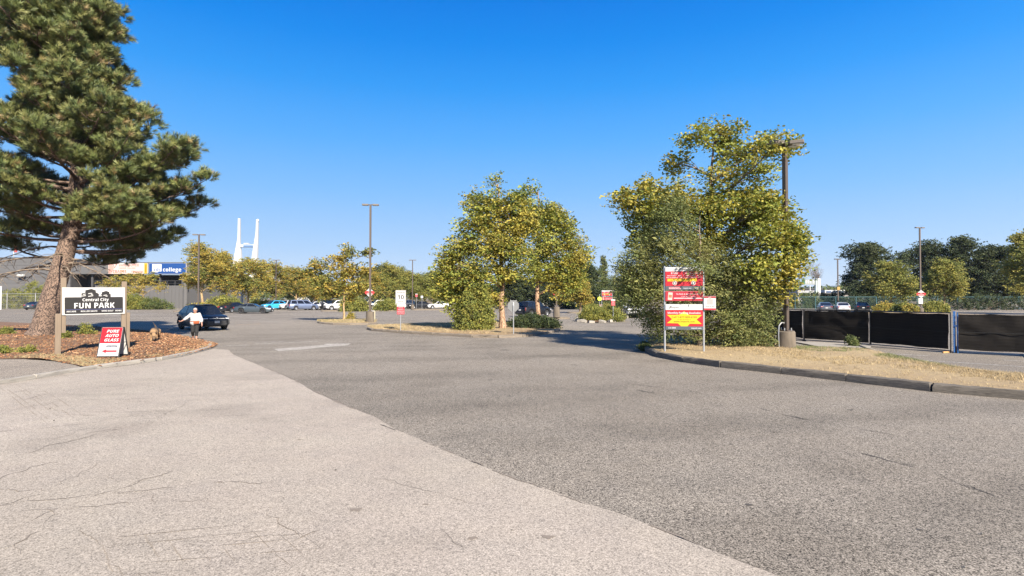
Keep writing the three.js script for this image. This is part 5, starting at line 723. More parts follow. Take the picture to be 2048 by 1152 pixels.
// ---------------------------------------------------------------- screened fence on the right
{
  const cloth = new THREE.MeshPhysicalMaterial({ specularIntensity: .15, map: tex(256, (x, y) => { const n = fbm(x / 50, y / 3, 3, 5), f = HN[(x * 13 + y * 409) & 65535], v = .55 + .7 * n + .25 * (f - .5); return [.022 * v, .0196 * v, .0178 * v]; }), roughness: .95, side: THREE.DoubleSide }), blue = mat(.03, .11, .30, .45, { metalness: .3 }), blueDark = mat(.02, .04, .08, .6), band = mat(.008, .008, .008, .9), wood = mat(.42, .24, .09, .9);
  const pts = [[16.4, -38], [14.9, -34], [13.72, -30.62], [14.1, -27.8], [15.69, -25.2], [16.78, -22]], more = [[16.92, -21.9], [18.44, -20.51], [21.6, -18.6]], F = 1.5;
  const names = ['panel running off behind the weeping tree', 'panel half behind the weeping tree', 'panel just behind the lamp base', 'panel right of the lamp base', 'panel left of the blue uprights', 'panel right of the blue uprights', 'panel at the right edge of the picture'];
  let idx = 0; const r = rng(15);
  for (const line of [pts, more]) for (let k = 0; k < line.length - 1; k++) {
    const [x0, z0] = line[k], [x1, z1] = line[k + 1], L = Math.hypot(x1 - x0, z1 - z0), T = thing('screened_fence', 'black screened site fence, ' + names[idx], 'fence', [x0, .03, z0], Math.atan2(-(z1 - z0), x1 - x0), 'black screened fence panels'); const visibleBlue = idx >= 4;
    const g = new THREE.PlaneGeometry(L - .1, F - .12, 40, 14), P = g.attributes.position, U = g.attributes.uv; for (let i = 0; i < P.count; i++) { const x = P.getX(i), y = P.getY(i); P.setZ(i, .04 + .12 * (fbm(x * 1.6 + idx * 9, y * 2.8, 4) - .5) + .03 * Math.sin(x * 2.1 + idx) * (y < 0 ? 1 : .3)); if (y < -F / 2 + .08) P.setY(i, y + .07 * (fbm(x * 1.5 + idx, 3, 2) - .2)); if (y > F / 2 - .08) P.setY(i, y - .025 * Math.abs(Math.sin(x * 2.4))); U.setXY(i, x / 2, y / 2); } g.computeVertexNormals();
    const c = part('screen_cloth', g, cloth, T, [L / 2, F / 2 + .03, .012]); part('seam_band', new THREE.BoxGeometry(L - .12, .025, .012), band, c, [0, .0, .07]);
    for (const x of [.02, L - .02]) part('upright', new THREE.CylinderGeometry(.024, .024, F + .06, 10), idx === 5 && x < 1 ? blue : mat(.02, .02, .022, .6), T, [x, F / 2, 0]);
    part('top_rail', new THREE.BoxGeometry(L, .04, .04), idx >= 4 ? blueDark : band, T, [L / 2, F, 0]); part('bottom_rail', new THREE.BoxGeometry(L, .04, .04), blueDark, T, [L / 2, .05, 0]);
    part('foot', new THREE.BoxGeometry(.05, .06, .5), idx === 4 ? wood : blackMat, T, [L - .08, 0, .1]);
    idx++;
  }
  const [bx, bz] = [16.9, -22], B = thing('fence_coupler', 'blue uprights and clamp joining two screened fence panels', 'fence clamp', [bx, .03, bz], rad(35)); part('clamp', new RoundedBoxGeometry(.2, .07, .1, 1, .01), blue, B, [0, 1.0, .03]); for (const x of [-.06, .06]) part('upright', new THREE.CylinderGeometry(.026, .026, 1.56, 10), blue, B, [x, .78, 0]); part('wood_block', new THREE.BoxGeometry(.09, .25, .09), wood, B, [.12, .1, .05]); part('mesh_strip', (() => { const g = new Geo(); for (let y = .1; y < 1.5; y += .09) g.box(-.12, y, 0, .16, .008, .008); for (const x of [-.18, -.13, -.08]) g.box(x, .78, 0, .008, 1.5, .008); return g.build(); })(), galv, B);
  // far blue-green wire fence
  const W = thing('far_wire_fence', 'blue-green chain-link fence along the far side of the right lot', 'fence', [0, 0, 0]), green = mat(.045, .12, .14, .6), x0 = 51.18, x1 = 132, z = -104, h = 2.3; part('top_rail', new THREE.BoxGeometry(x1 - x0, .06, .06), green, W, [(x0 + x1) / 2, h, z]);
  for (let k = 0; k <= 22; k++) part('post', new THREE.CylinderGeometry(.055, .055, h + .1, 8), green, W, [lerp(x0, x1, k / 22), h / 2, z]); const wire = new Geo(); for (let x = x0; x < x1; x += .3) { wire.tube([V(x, .05, z), V(x + 2, h, z)], .012, 3); wire.tube([V(x + 2, .05, z + .02), V(x, h, z + .02)], .012, 3); } part('wire_mesh', wire.build(), green, W).userData.kind = 'stuff';
}
// worn tufts of weeds, litter and stones
for (const [label, p, w, h, pal, seed] of [
  ['small weed at the kerb tip by the rate board', [5.23, 0, -22.83], .5, .35, 'green', 101], ['green weed at the left in the mulch bed', [-25.99, 0.2, -29.57], .7, .45, 'olive', 102], ['green weed in the mulch behind the sandwich board', [-20.76, 0.2, -28.05], .7, .5, 'olive', 103],
  ['small yellow weed near the front edge of the mulch bed', [-18.33, 0.12, -20.74], .5, .25, 'olive', 104], ['weed between the trunk and the park sign', [-20.18, 0.2, -26.05], .4, .25, 'olive', 105], ['low weed in front of the pine trunk', [-17.68, 0.13, -21.02], .5, .2, 'olive', 106], ['weed where the walk meets the fence corner', [14.64, 0.03, -24.84], .5, .4, 'green', 107]])
  shrub('weed', label, p, w, h, w * .8, { seed, pal, n: 34, per: 3, leaf: .85, spread: .08, category: 'weed', bed: p[0] < -10, group: 'small weeds' });

// ---------------------------------------------------------------- vehicles
const tyreMat = mat(.018, .018, .019, .85), rimMat = mat(.42, .43, .45, .35, { metalness: .8 }), rimDark = mat(.05, .05, .055, .4, { metalness: .6 }), glassMat = new THREE.MeshPhysicalMaterial({ color: col(.008, .009, .011), roughness: .08, clearcoat: .3, clearcoatRoughness: .03 }), trimMat = mat(.02, .02, .022, .55), lightMat = new THREE.MeshPhysicalMaterial({ color: col(.62, .64, .66), roughness: .12, clearcoat: 1 }), tailMat = new THREE.MeshPhysicalMaterial({ color: col(.28, .012, .012), roughness: .2, clearcoat: 1 }), plateMat = mat(.42, .42, .41, .6);
const paintMat = {}; for (const [k, c, me] of [['black', [.008, .0085, .0105], 0], ['white', [.45, .45, .45], 0], ['blue', [.035, .33, .58], .15], ['charcoal', [.055, .07, .08], .5], ['steel', [.12, .15, .23], .5], ['grey', [.10, .105, .115], .5]]) paintMat[k] = new THREE.MeshPhysicalMaterial({ color: col(...c), roughness: .4, metalness: me, clearcoat: k === 'black' ? .25 : .6, specularIntensity: k === 'black' ? .6 : 1, clearcoatRoughness: .04 });
const tyreGeo = (() => { const g = new THREE.LatheGeometry([[.6, -.34], [.86, -.36], [.97, -.3], [1, -.18], [1, .18], [.97, .3], [.86, .36], [.6, .34]].map(p => new THREE.Vector2(...p)), 28); g.rotateX(Math.PI / 2); return g; })();
const rimGeo = (() => { const g = new Geo(); g.add(new THREE.LatheGeometry([[.62, .3], [.64, .1], [.6, .02], [.0, .0]].map(p => new THREE.Vector2(...p)), 24).rotateX(Math.PI / 2)); for (let k = 0; k < 5; k++) { const a = k / 5 * 6.283; g.box(Math.cos(a) * .33, Math.sin(a) * .33, .2, .56, .12, .1, 0, 0, a); } g.cyl(0, 0, .22, .13, .13, .12, 12, Math.PI / 2); return g.build(); })();
const KIND = {
  crossover: { L: 4.69, W: 1.86, H: 1.64, wb: 2.85, fo: .92, r: .36, hood: .98, belt: 1.02, tail: 1.12, xa: 1.18, xb: .38, xc: -1.25, xd: -2.0, yr2: 1.56, clear: .22 },
  suv: { L: 4.65, W: 1.88, H: 1.70, wb: 2.72, fo: .95, r: .36, hood: 1.02, belt: 1.08, tail: 1.14, xa: 1.15, xb: .45, xc: -1.75, xd: -2.12, yr2: 1.66, clear: .23 },
  coupe: { L: 4.78, W: 1.9, H: 1.35, wb: 2.81, fo: .95, r: .35, hood: .90, belt: .95, tail: 1.0, xa: .85, xb: .05, xc: -1.0, xd: -1.95, yr2: 1.28, clear: .15 },
  sedan: { L: 4.7, W: 1.84, H: 1.44, wb: 2.85, fo: .88, r: .33, hood: .88, belt: .94, tail: 1.02, xa: 1.1, xb: .25, xc: -.95, xd: -1.8, yr2: 1.38, clear: .17 },
  hatch: { L: 4.5, W: 1.8, H: 1.45, wb: 2.7, fo: .9, r: .33, hood: .9, belt: .95, tail: 1.06, xa: 1.1, xb: .3, xc: -1.3, xd: -2.02, yr2: 1.38, clear: .17 },
  minivan: { L: 5.1, W: 1.98, H: 1.75, wb: 3.0, fo: 1.0, r: .34, hood: 1.0, belt: 1.06, tail: 1.1, xa: 1.55, xb: .65, xc: -2.2, xd: -2.42, yr2: 1.72, clear: .18 },
  pickup: { L: 5.4, W: 1.98, H: 1.88, wb: 3.3, fo: .98, r: .39, hood: 1.14, belt: 1.2, tail: 1.18, xa: 1.3, xb: .7, xc: -.5, xd: -.7, yr2: 1.86, clear: .3 },
};
const bodyCache = {};
function bodyShape(K) {
  const n = 64, g = new Geo(), xf = K.L / 2, wf = xf - K.fo, wr = wf - K.wb, S = 9, rows = [];
  for (let k = 0; k <= n; k++) {
    const t = k / n, x = -xf + K.L * t, e = Math.abs(2 * t - 1), round = Math.pow(e, 7), w = K.W / 2 * (1 - .2 * round - .03 * e * e);
    let top = x > K.xa ? lerp(K.belt, K.hood - .1, Math.pow((x - K.xa) / (xf - K.xa), 1.6)) : x < K.xd ? lerp(K.tail, K.tail - .06, (K.xd - x) / (xf + K.xd + .01)) : lerp(K.tail, K.belt, (x - K.xd) / (K.xa - K.xd));
    top -= .16 * Math.pow(e, 16); let bot = K.clear + .16 * Math.pow(e, 12);
    for (const c of [wf, wr]) { const d = Math.abs(x - c), R = K.r * 1.16; if (d < R) bot = Math.max(bot, K.r + Math.sqrt(R * R - d * d)); }
    bot = Math.min(bot, top - .12); const h = top - bot, row = [];
    const prof = [[.9, bot], [.985, bot + .12 * h], [1, bot + .38 * h], [.99, bot + .62 * h], [.965, bot + .82 * h], [.91, top - .03], [.82, top], [.45, top + .022], [0, top + .03]];
    for (const [a, y] of prof) row.push([a * w, y]); rows.push([x, row]);
  }
  const m = 2 * S - 1; for (const [x, row] of rows) { for (let j = 0; j < S; j++) g.v(x, row[j][1], row[j][0]); for (let j = S - 2; j >= 0; j--) g.v(x, row[j][1], -row[j][0]); }
  for (let k = 0; k < n; k++) for (let j = 0; j < m - 1; j++) { const a = k * m + j; g.i.push(a, a + m, a + 1, a + 1, a + m, a + m + 1); }
  for (const k of [0, n]) { const b = k * m, cx = g.v(rows[k][0] + (k ? .05 : -.05), (rows[k][1][0][1] + rows[k][1][S - 1][1]) / 2, 0); for (let j = 0; j < m; j++) { const q = b + j, p = b + (j + 1) % m; k ? g.i.push(cx, p, q) : g.i.push(cx, q, p); } }
  return toCreasedNormals(g.build(), .6);
}
function vehicle(name, label, kind, color, x, z, heading, o = {}) {   // heading: degrees from facing the camera (+z) towards +x
  const K = KIND[kind], T = thing(name, label, o.category || 'car', [x, 0, z], rad(heading) - Math.PI / 2, o.group), P = paintMat[color]; T.scale.setScalar(o.scale || 1);
  const c = bodyCache[kind] || (bodyCache[kind] = { body: bodyShape(K) }); const body = part('body', c.body, P, T);
  const wb = K.W / 2 * .9, wr = K.W / 2 * .70, yb = K.belt - .03, ybr = K.tail - .03;
  const B = (u, s) => V(lerp(K.xd, K.xa, u), lerp(ybr, yb, u), s * wb), R = (u, s) => V(lerp(K.xc, K.xb, u), lerp(K.yr2, K.H, Math.sin(Math.min(1, u * 1.6) * Math.PI / 2)) - (u > .8 ? (u - .8) * .12 : 0), s * wr);
  if (!c.cabin) {
    const g = new Geo(), N = 12; for (const s of [1, -1]) for (let k = 0; k < N; k++) { const a = B(k / N, s), b = B((k + 1) / N, s), d = R((k + 1) / N, s), e = R(k / N, s); s > 0 ? g.quad(a.toArray(), b.toArray(), d.toArray(), e.toArray()) : g.quad(b.toArray(), a.toArray(), e.toArray(), d.toArray()); }
    for (let k = 0; k < N; k++) { const a = R(k / N, 1), b = R((k + 1) / N, 1), up = .035, rw = [[1, 0], [.86, .8], [.5, 1], [-.5, 1], [-.86, .8], [-1, 0]]; for (let j = 0; j < 5; j++) { const q = (v, i) => [v.x, v.y + up * rw[i][1], v.z * rw[i][0]]; g.quad(q(a, j), q(b, j), q(b, j + 1), q(a, j + 1)); } }
    for (const u of [0, 1]) { const a = B(u, 1), b = B(u, -1), d = R(u, -1), e = R(u, 1); const q = [a, b, d, e].map(v => v.toArray()); u ? g.quad(q[0], q[1], q[2], q[3]) : g.quad(q[1], q[0], q[3], q[2]); }
    c.cabin = toCreasedNormals(g.build(), .7);
    const pane = (f) => { const g = new Geo(), M = 6; for (let i = 0; i < M; i++) for (let j = 0; j < 3; j++) g.quad(f(i / M, j / 3), f((i + 1) / M, j / 3), f((i + 1) / M, (j + 1) / 3), f(i / M, (j + 1) / 3)); return g.build(); };
    c.side = [1, -1].map(s => (kind === 'minivan' || kind === 'suv' ? [[.04, .3], [.335, .63], [.665, .93]] : kind === 'pickup' || kind === 'coupe' ? [[.1, .42], [.47, .93]] : [[.09, .45], [.485, .93]]).map(([u0, u1]) => pane((a, v) => { const u = lerp(u0, u1, a), p = B(u, s).lerp(R(u, s), lerp(.1, .88, v)); return [p.x, p.y, p.z + s * .012]; })));
    c.front = pane((a, v) => { const s = lerp(.93, -.93, a), p = B(1, 1).lerp(R(1, 1), lerp(.05, .93, v)); return [p.x + .02 + .05 * (1 - s * s), p.y + .012, p.z * s]; });
    c.back = pane((a, v) => { const s = lerp(-.88, .88, a), p = B(0, 1).lerp(R(0, 1), lerp(.12, .9, v)); return [p.x - .016 - .03 * (1 - s * s), p.y + .012, p.z * s]; });
    c.under = new Geo().box(0, K.clear + .2, 0, K.L * .93, .34, K.W * .8).build();
  }
  part('cabin', c.cabin, P, T); part('underbody', c.under, trimMat, T); part('windscreen', c.front, glassMat, T); part('rear_window', c.back, glassMat, T);
  for (const s of c.side) for (const w of s) part('side_window', w, glassMat, T);
  const xf = K.L / 2, wf = xf - K.fo;
  for (const wx of [wf, wf - K.wb]) for (const s of [1, -1]) { const w = part('wheel', tyreGeo, tyreMat, T, [wx, K.r, s * (K.W / 2 - .13)], [0, s > 0 ? 0 : Math.PI, 0]); w.scale.set(K.r, K.r, .33); part('rim', rimGeo, o.rims || rimMat, w); }
  for (const s of [1, -1]) {
    const hl = part('headlight', new RoundedBoxGeometry(.26, o.slim ? .055 : .13, .4, 2, .025), lightMat, T, [xf - .17, K.hood - (o.slim ? .2 : .24), s * (K.W / 2 - .33)], [0, s * .5, 0]);
    const tl = part('tail_light', new RoundedBoxGeometry(.1, kind === 'minivan' || kind === 'suv' ? .34 : .15, kind === 'minivan' || kind === 'suv' ? .17 : .42, 2, .03), tailMat, T, [-xf + .055, K.tail - (kind === 'suv' || kind === 'minivan' ? .26 : .2), s * (K.W / 2 - (kind === 'suv' || kind === 'minivan' ? .24 : .34))], [0, -s * .3, 0]);
    const mir = part('mirror', new RoundedBoxGeometry(.14, .13, .2, 2, .04), P, T, [K.xa - .3, K.belt + .08, s * (K.W / 2 + .05)]);
    part('sill_trim', new THREE.BoxGeometry(K.wb - K.r * 2.6, .12, .03), trimMat, T, [wf - K.wb / 2, K.clear + .06, s * (K.W / 2 * .93)]); for (const dx of [.1, -.95]) part('door_handle', new THREE.BoxGeometry(.18, .03, .03), P, T, [dx, K.belt - .16, s * (K.W / 2 * .965)]);
  }
  const gr = part('grille', new RoundedBoxGeometry(.08, o.slim ? .3 : .24, K.W * (o.slim ? .62 : .5), 2, .03), trimMat, T, [xf - .0, K.hood - (o.slim ? .5 : .36), 0]); part('lower_grille', new RoundedBoxGeometry(.1, .16, K.W * .66, 2, .03), trimMat, T, [xf - .03, K.clear + .2, 0]);
  part('number_plate', new THREE.BoxGeometry(.02, .15, .31), plateMat, T, [xf + .055, K.hood - (o.slim ? .42 : .5), o.slim ? .02 : 0]); part('number_plate', new THREE.BoxGeometry(.02, .15, .31), plateMat, T, [-xf - .062, K.tail - .36, 0]); part('rear_bumper', new RoundedBoxGeometry(.14, .2, K.W * .78, 2, .04), trimMat, T, [-xf + .02, K.clear + .2, 0]);
  if (kind === 'suv' || kind === 'crossover' || kind === 'minivan') for (const s of [1, -1]) part('roof_rail', new THREE.BoxGeometry(1.7, .03, .03), trimMat, T, [-.5, K.H + .045, s * wr * .88]);
  if (kind === 'pickup') { part('bed_liner', new THREE.BoxGeometry(1.75, .05, K.W * .78), trimMat, T, [-1.68, K.tail + .035, 0]); part('tailgate', new RoundedBoxGeometry(.08, .45, K.W * .76, 1, .03), P, T, [-xf - .02, K.tail - .28, 0]); }
  if (o.slim) { part('light_bar', new THREE.BoxGeometry(.03, .02, K.W * .52), lightMat, T, [xf - .03, K.hood - .2, 0]); part('badge', new THREE.SphereGeometry(.05, 12, 8).scale(.4, .7, 1.2), rimMat, T, [xf - .0, K.hood - .15, 0]); for (const s of [1, -1]) { part('vent_trim', new RoundedBoxGeometry(.1, .3, .16, 1, .03), trimMat, T, [xf - .14, K.clear + .32, s * (K.W / 2 - .18)], [0, s * .5, .1]); part('wheel_arch', new THREE.TorusGeometry(K.r * 1.15, .03, 6, 20, Math.PI), trimMat, T, [wf, K.r, s * (K.W / 2 - .005)]); part('wheel_arch', new THREE.TorusGeometry(K.r * 1.15, .03, 6, 20, Math.PI), trimMat, T, [wf - K.wb, K.r, s * (K.W / 2 - .005)]); } }
  return T;
}
vehicle('crossover_car', 'glossy black crossover driving behind the walking person', 'crossover', 'black', -20.75, -38.6, 49, { slim: true, rims: rimDark });
vehicle('coupe_car', 'charcoal sports coupe parked side-on under the golden trees', 'coupe', 'charcoal', -34.99, -78, 96, { rims: rimDark });
const row = 'cars parked in the row under the trees';
for (const [n, label, kind, color, x, z, a] of [
  ['parked_car', 'black car nosing out behind the tail of the charcoal coupe', 'sedan', 'black', -40.46, -84, 160],
  ['parked_car', 'bright blue crossover parked right of the charcoal coupe', 'crossover', 'blue', -42.95, -104, -38],
  ['parked_car', 'white utility car between the blue crossover and the minivan', 'suv', 'white', -41.56, -106, -14],
  ['parked_van', 'blue-grey minivan seen from behind in the parked row', 'minivan', 'steel', -36.34, -100, 128],
  ['parked_car', 'white hatchback just right of the minivan', 'hatch', 'white', -34.94, -102, -46],
  ['parked_car', 'small black utility car between the two white cars', 'suv', 'black', -33.64, -104, -24],
  ['parked_car', 'white utility car behind the young golden tree', 'suv', 'white', -30.77, -102, -60],
  ['parked_truck', 'dark pickup in the second line behind the young golden tree', 'pickup', 'black', -33.89, -116, -70],
  ['parked_truck', 'dark pickup partly behind the rounded shrub', 'pickup', 'black', -27.93, -105, 55],
  ['parked_car', 'white car just behind the diamond-sign lamp', 'suv', 'white', -27.95, -112, -40],
  ['parked_car', 'white utility car right of the diamond-sign lamp', 'suv', 'white', -25.07, -108, -62],
  ['parked_car', 'white sedan half hidden by the ten sign', 'sedan', 'white', -23.08, -112, -58],
  ['parked_car', 'dark grey utility car just right of the ten sign', 'suv', 'grey', -20.68, -116, 150],
  ['parked_car', 'black sedan right of the ten sign, angled to the left', 'sedan', 'black', -18.18, -113, -58],
  ['parked_car', 'white sedan at the right end of the parked row', 'sedan', 'white', -14.57, -114, -66],
  ['parked_car', 'dark car glimpsed left of the pine trunk by the wire fence', 'sedan', 'charcoal', -85.9, -104, 190],
  ['parked_car', 'dark car glimpsed between the pine trunk and the park sign', 'sedan', 'charcoal', -82.94, -106, 190],
]) vehicle(n, label, kind, color, x, z, a, { group: row, category: kind === 'minivan' ? 'van' : kind === 'pickup' ? 'truck' : 'car' });
vehicle('utility_car', 'black utility car driving away behind the pink-barked trunk', 'suv', 'black', 2.45, -65.5, 138);
vehicle('white_truck', 'white pickup half hidden by the weeping foliage', 'pickup', 'white', 13.2, -62.5, -8, { category: 'truck' });
const lotRow = 'cars parked beyond the screened fence';
vehicle('parked_car', 'grey sedan, left of the three beyond the screened fence', 'sedan', 'grey', 46.73, -86, 158, { group: lotRow }); vehicle('parked_car', 'white sedan, middle of the three beyond the screened fence', 'sedan', 'white', 48.78, -85, 156, { group: lotRow }); vehicle('parked_car', 'black sedan, right of the three beyond the screened fence', 'sedan', 'black', 53.48, -88, 154, { group: lotRow });

// ---------------------------------------------------------------- the walker and the dog, each one continuous surface
function surfaceNet(field, lo, hi, cell) {
  const n = [0, 1, 2].map(k => Math.ceil((hi[k] - lo[k]) / cell) + 1), [nx, ny, nz] = n, F = new Float32Array(nx * ny * nz), id = new Int32Array(nx * ny * nz).fill(-1), g = new Geo(), I = (x, y, z) => (z * ny + y) * nx + x;
  for (let z = 0; z < nz; z++) for (let y = 0; y < ny; y++) for (let x = 0; x < nx; x++) F[I(x, y, z)] = field(lo[0] + x * cell, lo[1] + y * cell, lo[2] + z * cell);
  const E = []; for (let a = 0; a < 8; a++) for (let b = a + 1; b < 8; b++) if ([1, 2, 4].includes(a ^ b)) E.push([a, b]);
  for (let z = 0; z < nz - 1; z++) for (let y = 0; y < ny - 1; y++) for (let x = 0; x < nx - 1; x++) {
    const f = []; let neg = 0; for (let k = 0; k < 8; k++) { f[k] = F[I(x + (k & 1), y + (k >> 1 & 1), z + (k >> 2))]; if (f[k] < 0) neg++; } if (!neg || neg === 8) continue;
    let sx = 0, sy = 0, sz = 0, c = 0; for (const [a, b] of E) if (f[a] < 0 !== f[b] < 0) { const t = f[a] / (f[a] - f[b]); sx += lerp(a & 1, b & 1, t); sy += lerp(a >> 1 & 1, b >> 1 & 1, t); sz += lerp(a >> 2, b >> 2, t); c++; }
    id[I(x, y, z)] = g.v(lo[0] + (x + sx / c) * cell, lo[1] + (y + sy / c) * cell, lo[2] + (z + sz / c) * cell);
  }
  const q = (a, b, c, d, flip) => { if (a < 0 || b < 0 || c < 0 || d < 0) return; flip ? g.i.push(a, b, c, a, c, d) : g.i.push(a, c, b, a, d, c); };
  for (let z = 1; z < nz - 1; z++) for (let y = 1; y < ny - 1; y++) for (let x = 1; x < nx - 1; x++) {
    const s = F[I(x, y, z)] < 0; if (s !== F[I(x + 1, y, z)] < 0) q(id[I(x, y - 1, z - 1)], id[I(x, y, z - 1)], id[I(x, y, z)], id[I(x, y - 1, z)], s); if (s !== F[I(x, y + 1, z)] < 0) q(id[I(x - 1, y, z - 1)], id[I(x - 1, y, z)], id[I(x, y, z)], id[I(x, y, z - 1)], s); if (s !== F[I(x, y, z + 1)] < 0) q(id[I(x - 1, y - 1, z)], id[I(x, y - 1, z)], id[I(x, y, z)], id[I(x - 1, y, z)], s);
  }
  return g;
}
const bone = (a, b, r0, r1) => { const d = [b[0] - a[0], b[1] - a[1], b[2] - a[2]], L = d[0] * d[0] + d[1] * d[1] + d[2] * d[2] || 1e-9; return (x, y, z) => { const t = clamp(((x - a[0]) * d[0] + (y - a[1]) * d[1] + (z - a[2]) * d[2]) / L, 0, 1); return Math.hypot(x - a[0] - d[0] * t, y - a[1] - d[1] * t, z - a[2] - d[2] * t) - lerp(r0, r1, t); }; };
const ball = (c, r) => (x, y, z) => (Math.hypot((x - c[0]) / r[0], (y - c[1]) / r[1], (z - c[2]) / r[2]) - 1) * Math.min(...r);
const blend = (fs, k) => (x, y, z) => { let d = 1e9; for (const f of fs) { const v = f(x, y, z), h = clamp(.5 + .5 * (d - v) / k, 0, 1); d = d > 1e8 ? v : lerp(d, v, h) - k * h * (1 - h); } return d; };
{
  const skin = mat(.36, .19, .135, .6), T = thing('person', 'person in a white patterned blouse and black capris walking a dog', 'person', [-15.39, 0, -27.96], rad(20));
  const J = { hipR: [-.09, .86, 0], hipL: [.09, .86, 0], kR: [-.1, .48, .03], kL: [.08, .47, .10], aR: [-.11, .13, -.2], aL: [.08, .09, .12], tR: [-.12, .035, -.07], tL: [.085, .035, .29], shR: [-.19, 1.31, 0], shL: [.19, 1.31, 0], eR: [-.36, 1.13, .05], eL: [.27, 1.05, -.01], wR: [-.54, 1.0, .17], wL: [.30, .83, .07] };
  const torso = [ball([0, .93, 0], [.19, .17, .14]), ball([0, 1.1, .02], [.185, .2, .145]), ball([0, 1.24, .01], [.19, .14, .125])];
  const head = [ball([0, 1.50, .03], [.077, .105, .092]), ball([0, 1.455, .06], [.055, .055, .05]), bone([0, 1.33, 0], [0, 1.45, .015], .055, .05), ball([0, 1.49, .125], [.014, .024, .02]), ball([-.079, 1.495, .02], [.012, .028, .018]), ball([.079, 1.495, .02], [.012, .028, .018]), ball([0, 1.44, .105], [.022, .008, .012])];
  const eyes = [ball([-.03, 1.512, .117], [.011, .008, .01]), ball([.03, 1.512, .117], [.011, .008, .01])];
  const limbs = [bone(J.hipR, J.kR, .092, .06), bone(J.kR, J.aR, .06, .037), bone(J.aR, J.tR, .037, .032), bone(J.hipL, J.kL, .092, .06), bone(J.kL, J.aL, .06, .037), bone(J.aL, J.tL, .037, .03), bone([.06, .035, .27], [.055, .03, .31], .02, .016), bone(J.shR, J.eR, .056, .044), bone(J.eR, J.wR, .042, .027), bone(J.shL, J.eL, .056, .044), bone(J.eL, J.wL, .042, .027)];
  const bodyG = surfaceNet(blend([...torso, ...head, ...limbs], .03), [-.62, -.02, -.3], [.42, 1.64, .38], .014);
  const hand = (w, dir, side, curl) => { const d = V(...dir).normalize(), s = V(...side).normalize(), u = d.clone().cross(s), p = (a, b, c) => [w[0] + d.x * a + s.x * b + u.x * c, w[1] + d.y * a + s.y * b + u.y * c, w[2] + d.z * a + s.z * b + u.z * c], fs = [bone(p(-.02, 0, 0), p(.03, 0, 0), .027, .03), bone(p(.03, -.022, 0), p(.075, -.026, 0), .017, .016), bone(p(.03, .022, 0), p(.075, .026, 0), .017, .016)]; [[-.033, .07], [-.012, .08], [.01, .076], [.031, .06]].forEach(([b, l]) => { const k1 = p(.08, b, 0), k2 = p(.08 + l * .5 * (1 - curl * .4), b * 1.08, l * .4 * curl), k3 = p(.08 + l * (.95 - curl * .75), b * 1.1, l * (.3 + .6 * curl) * curl + .004); fs.push(bone(k1, k2, .0095, .0088), bone(k2, k3, .0088, .0075)); }); fs.push(bone(p(.012, -.03, .004), p(.045, -.056, .014), .013, .0105), bone(p(.045, -.056, .014), p(.072, -.05, .03 * (1 + curl)), .0105, .0085)); const f = blend(fs, .007); let lo = [9, 9, 9], hi = [-9, -9, -9]; for (const a of [-.06, .19]) for (const b of [-.1, .1]) for (const c of [-.07, .11]) { const q = p(a, b, c); for (let k = 0; k < 3; k++) { lo[k] = Math.min(lo[k], q[k]); hi[k] = Math.max(hi[k], q[k]); } } return surfaceNet(f, lo, hi, .005); };
  bodyG.add(hand(J.wR, [-.75, -.45, .5], [.2, .4, .8], 1).build()); bodyG.add(hand(J.wL, [.15, -.95, .2], [.1, -.1, 1], .45).build());
  part('body', bodyG.build(), skin, T);
  const cloth = mat(.46, .46, .46, .85); cloth.map = canvasTex(256, 256, (c) => { c.fillStyle = '#f4f4f4'; c.fillRect(0, 0, 256, 256); const r = rng(12); c.fillStyle = '#5d6270'; for (let k = 0; k < 60; k++) { c.beginPath(); c.ellipse(r() * 256, r() * 256, 4 + 4 * r(), 2 + 2 * r(), r() * 3, 0, 7); c.fill(); } }); cloth.map.wrapS = cloth.map.wrapT = THREE.RepeatWrapping;
  const blouse = blend([ball([0, .92, .005], [.225, .2, .175]), ball([0, 1.1, .02], [.212, .22, .17]), ball([0, 1.24, .01], [.208, .135, .142]), bone([-.17, 1.32, 0], J.eR, .074, .074), bone(J.eR, [-.44, 1.07, .1], .072, .058), bone([.17, 1.32, 0], J.eL, .074, .07), bone(J.eL, [.285, .97, .02], .068, .058)], .035), cut = (x, y, z) => Math.max(blouse(x, y, z) + .012 * (fbm(x * 14 + 3, y * 9 + z * 6, 2) - .5), .80 + .04 * Math.sin(x * 9) - y, (y - 1.375 - .05 * smooth(.06, .14, Math.abs(x))), Math.max(0, z) * 0 + (Math.hypot(x, (z - .07) * 1.3) - .06 < 0 && y > 1.3 ? .02 : -1));
  const bg = surfaceNet(cut, [-.56, .74, -.24], [.42, 1.46, .28], .013); for (let k = 0; k < bg.u.length / 2; k++) { bg.u[2 * k] = bg.p[3 * k] * 3 + bg.p[3 * k + 2] * 2; bg.u[2 * k + 1] = bg.p[3 * k + 1] * 3; } part('blouse', bg.build(), cloth, T);
  const capri = blend([ball([0, .88, 0], [.195, .16, .15]), bone([-.09, .84, 0], J.kR, .112, .08), bone(J.kR, [-.105, .30, -.09], .078, .066), bone([.09, .84, 0], J.kL, .112, .08), bone(J.kL, [.08, .28, .11], .078, .066)], .03); part('capris', surfaceNet((x, y, z) => Math.max(capri(x, y, z), y - .97, .27 - y), [-.3, .22, -.24], [.3, 1.02, .26], .013).build(), mat(.012, .012, .013, .85), T);
  const hair = blend([ball([0, 1.535, .012], [.088, .09, .095]), ball([0, 1.49, -.025], [.084, .085, .075])], .03), hg = surfaceNet((x, y, z) => Math.max(hair(x, y, z), z * .9 + (1.535 - y) * .75 - .085, 1.42 - y), [-.11, 1.38, -.12], [.11, 1.66, .14], .008); part('hair', hg.build(), mat(.36, .31, .28, .8), T);
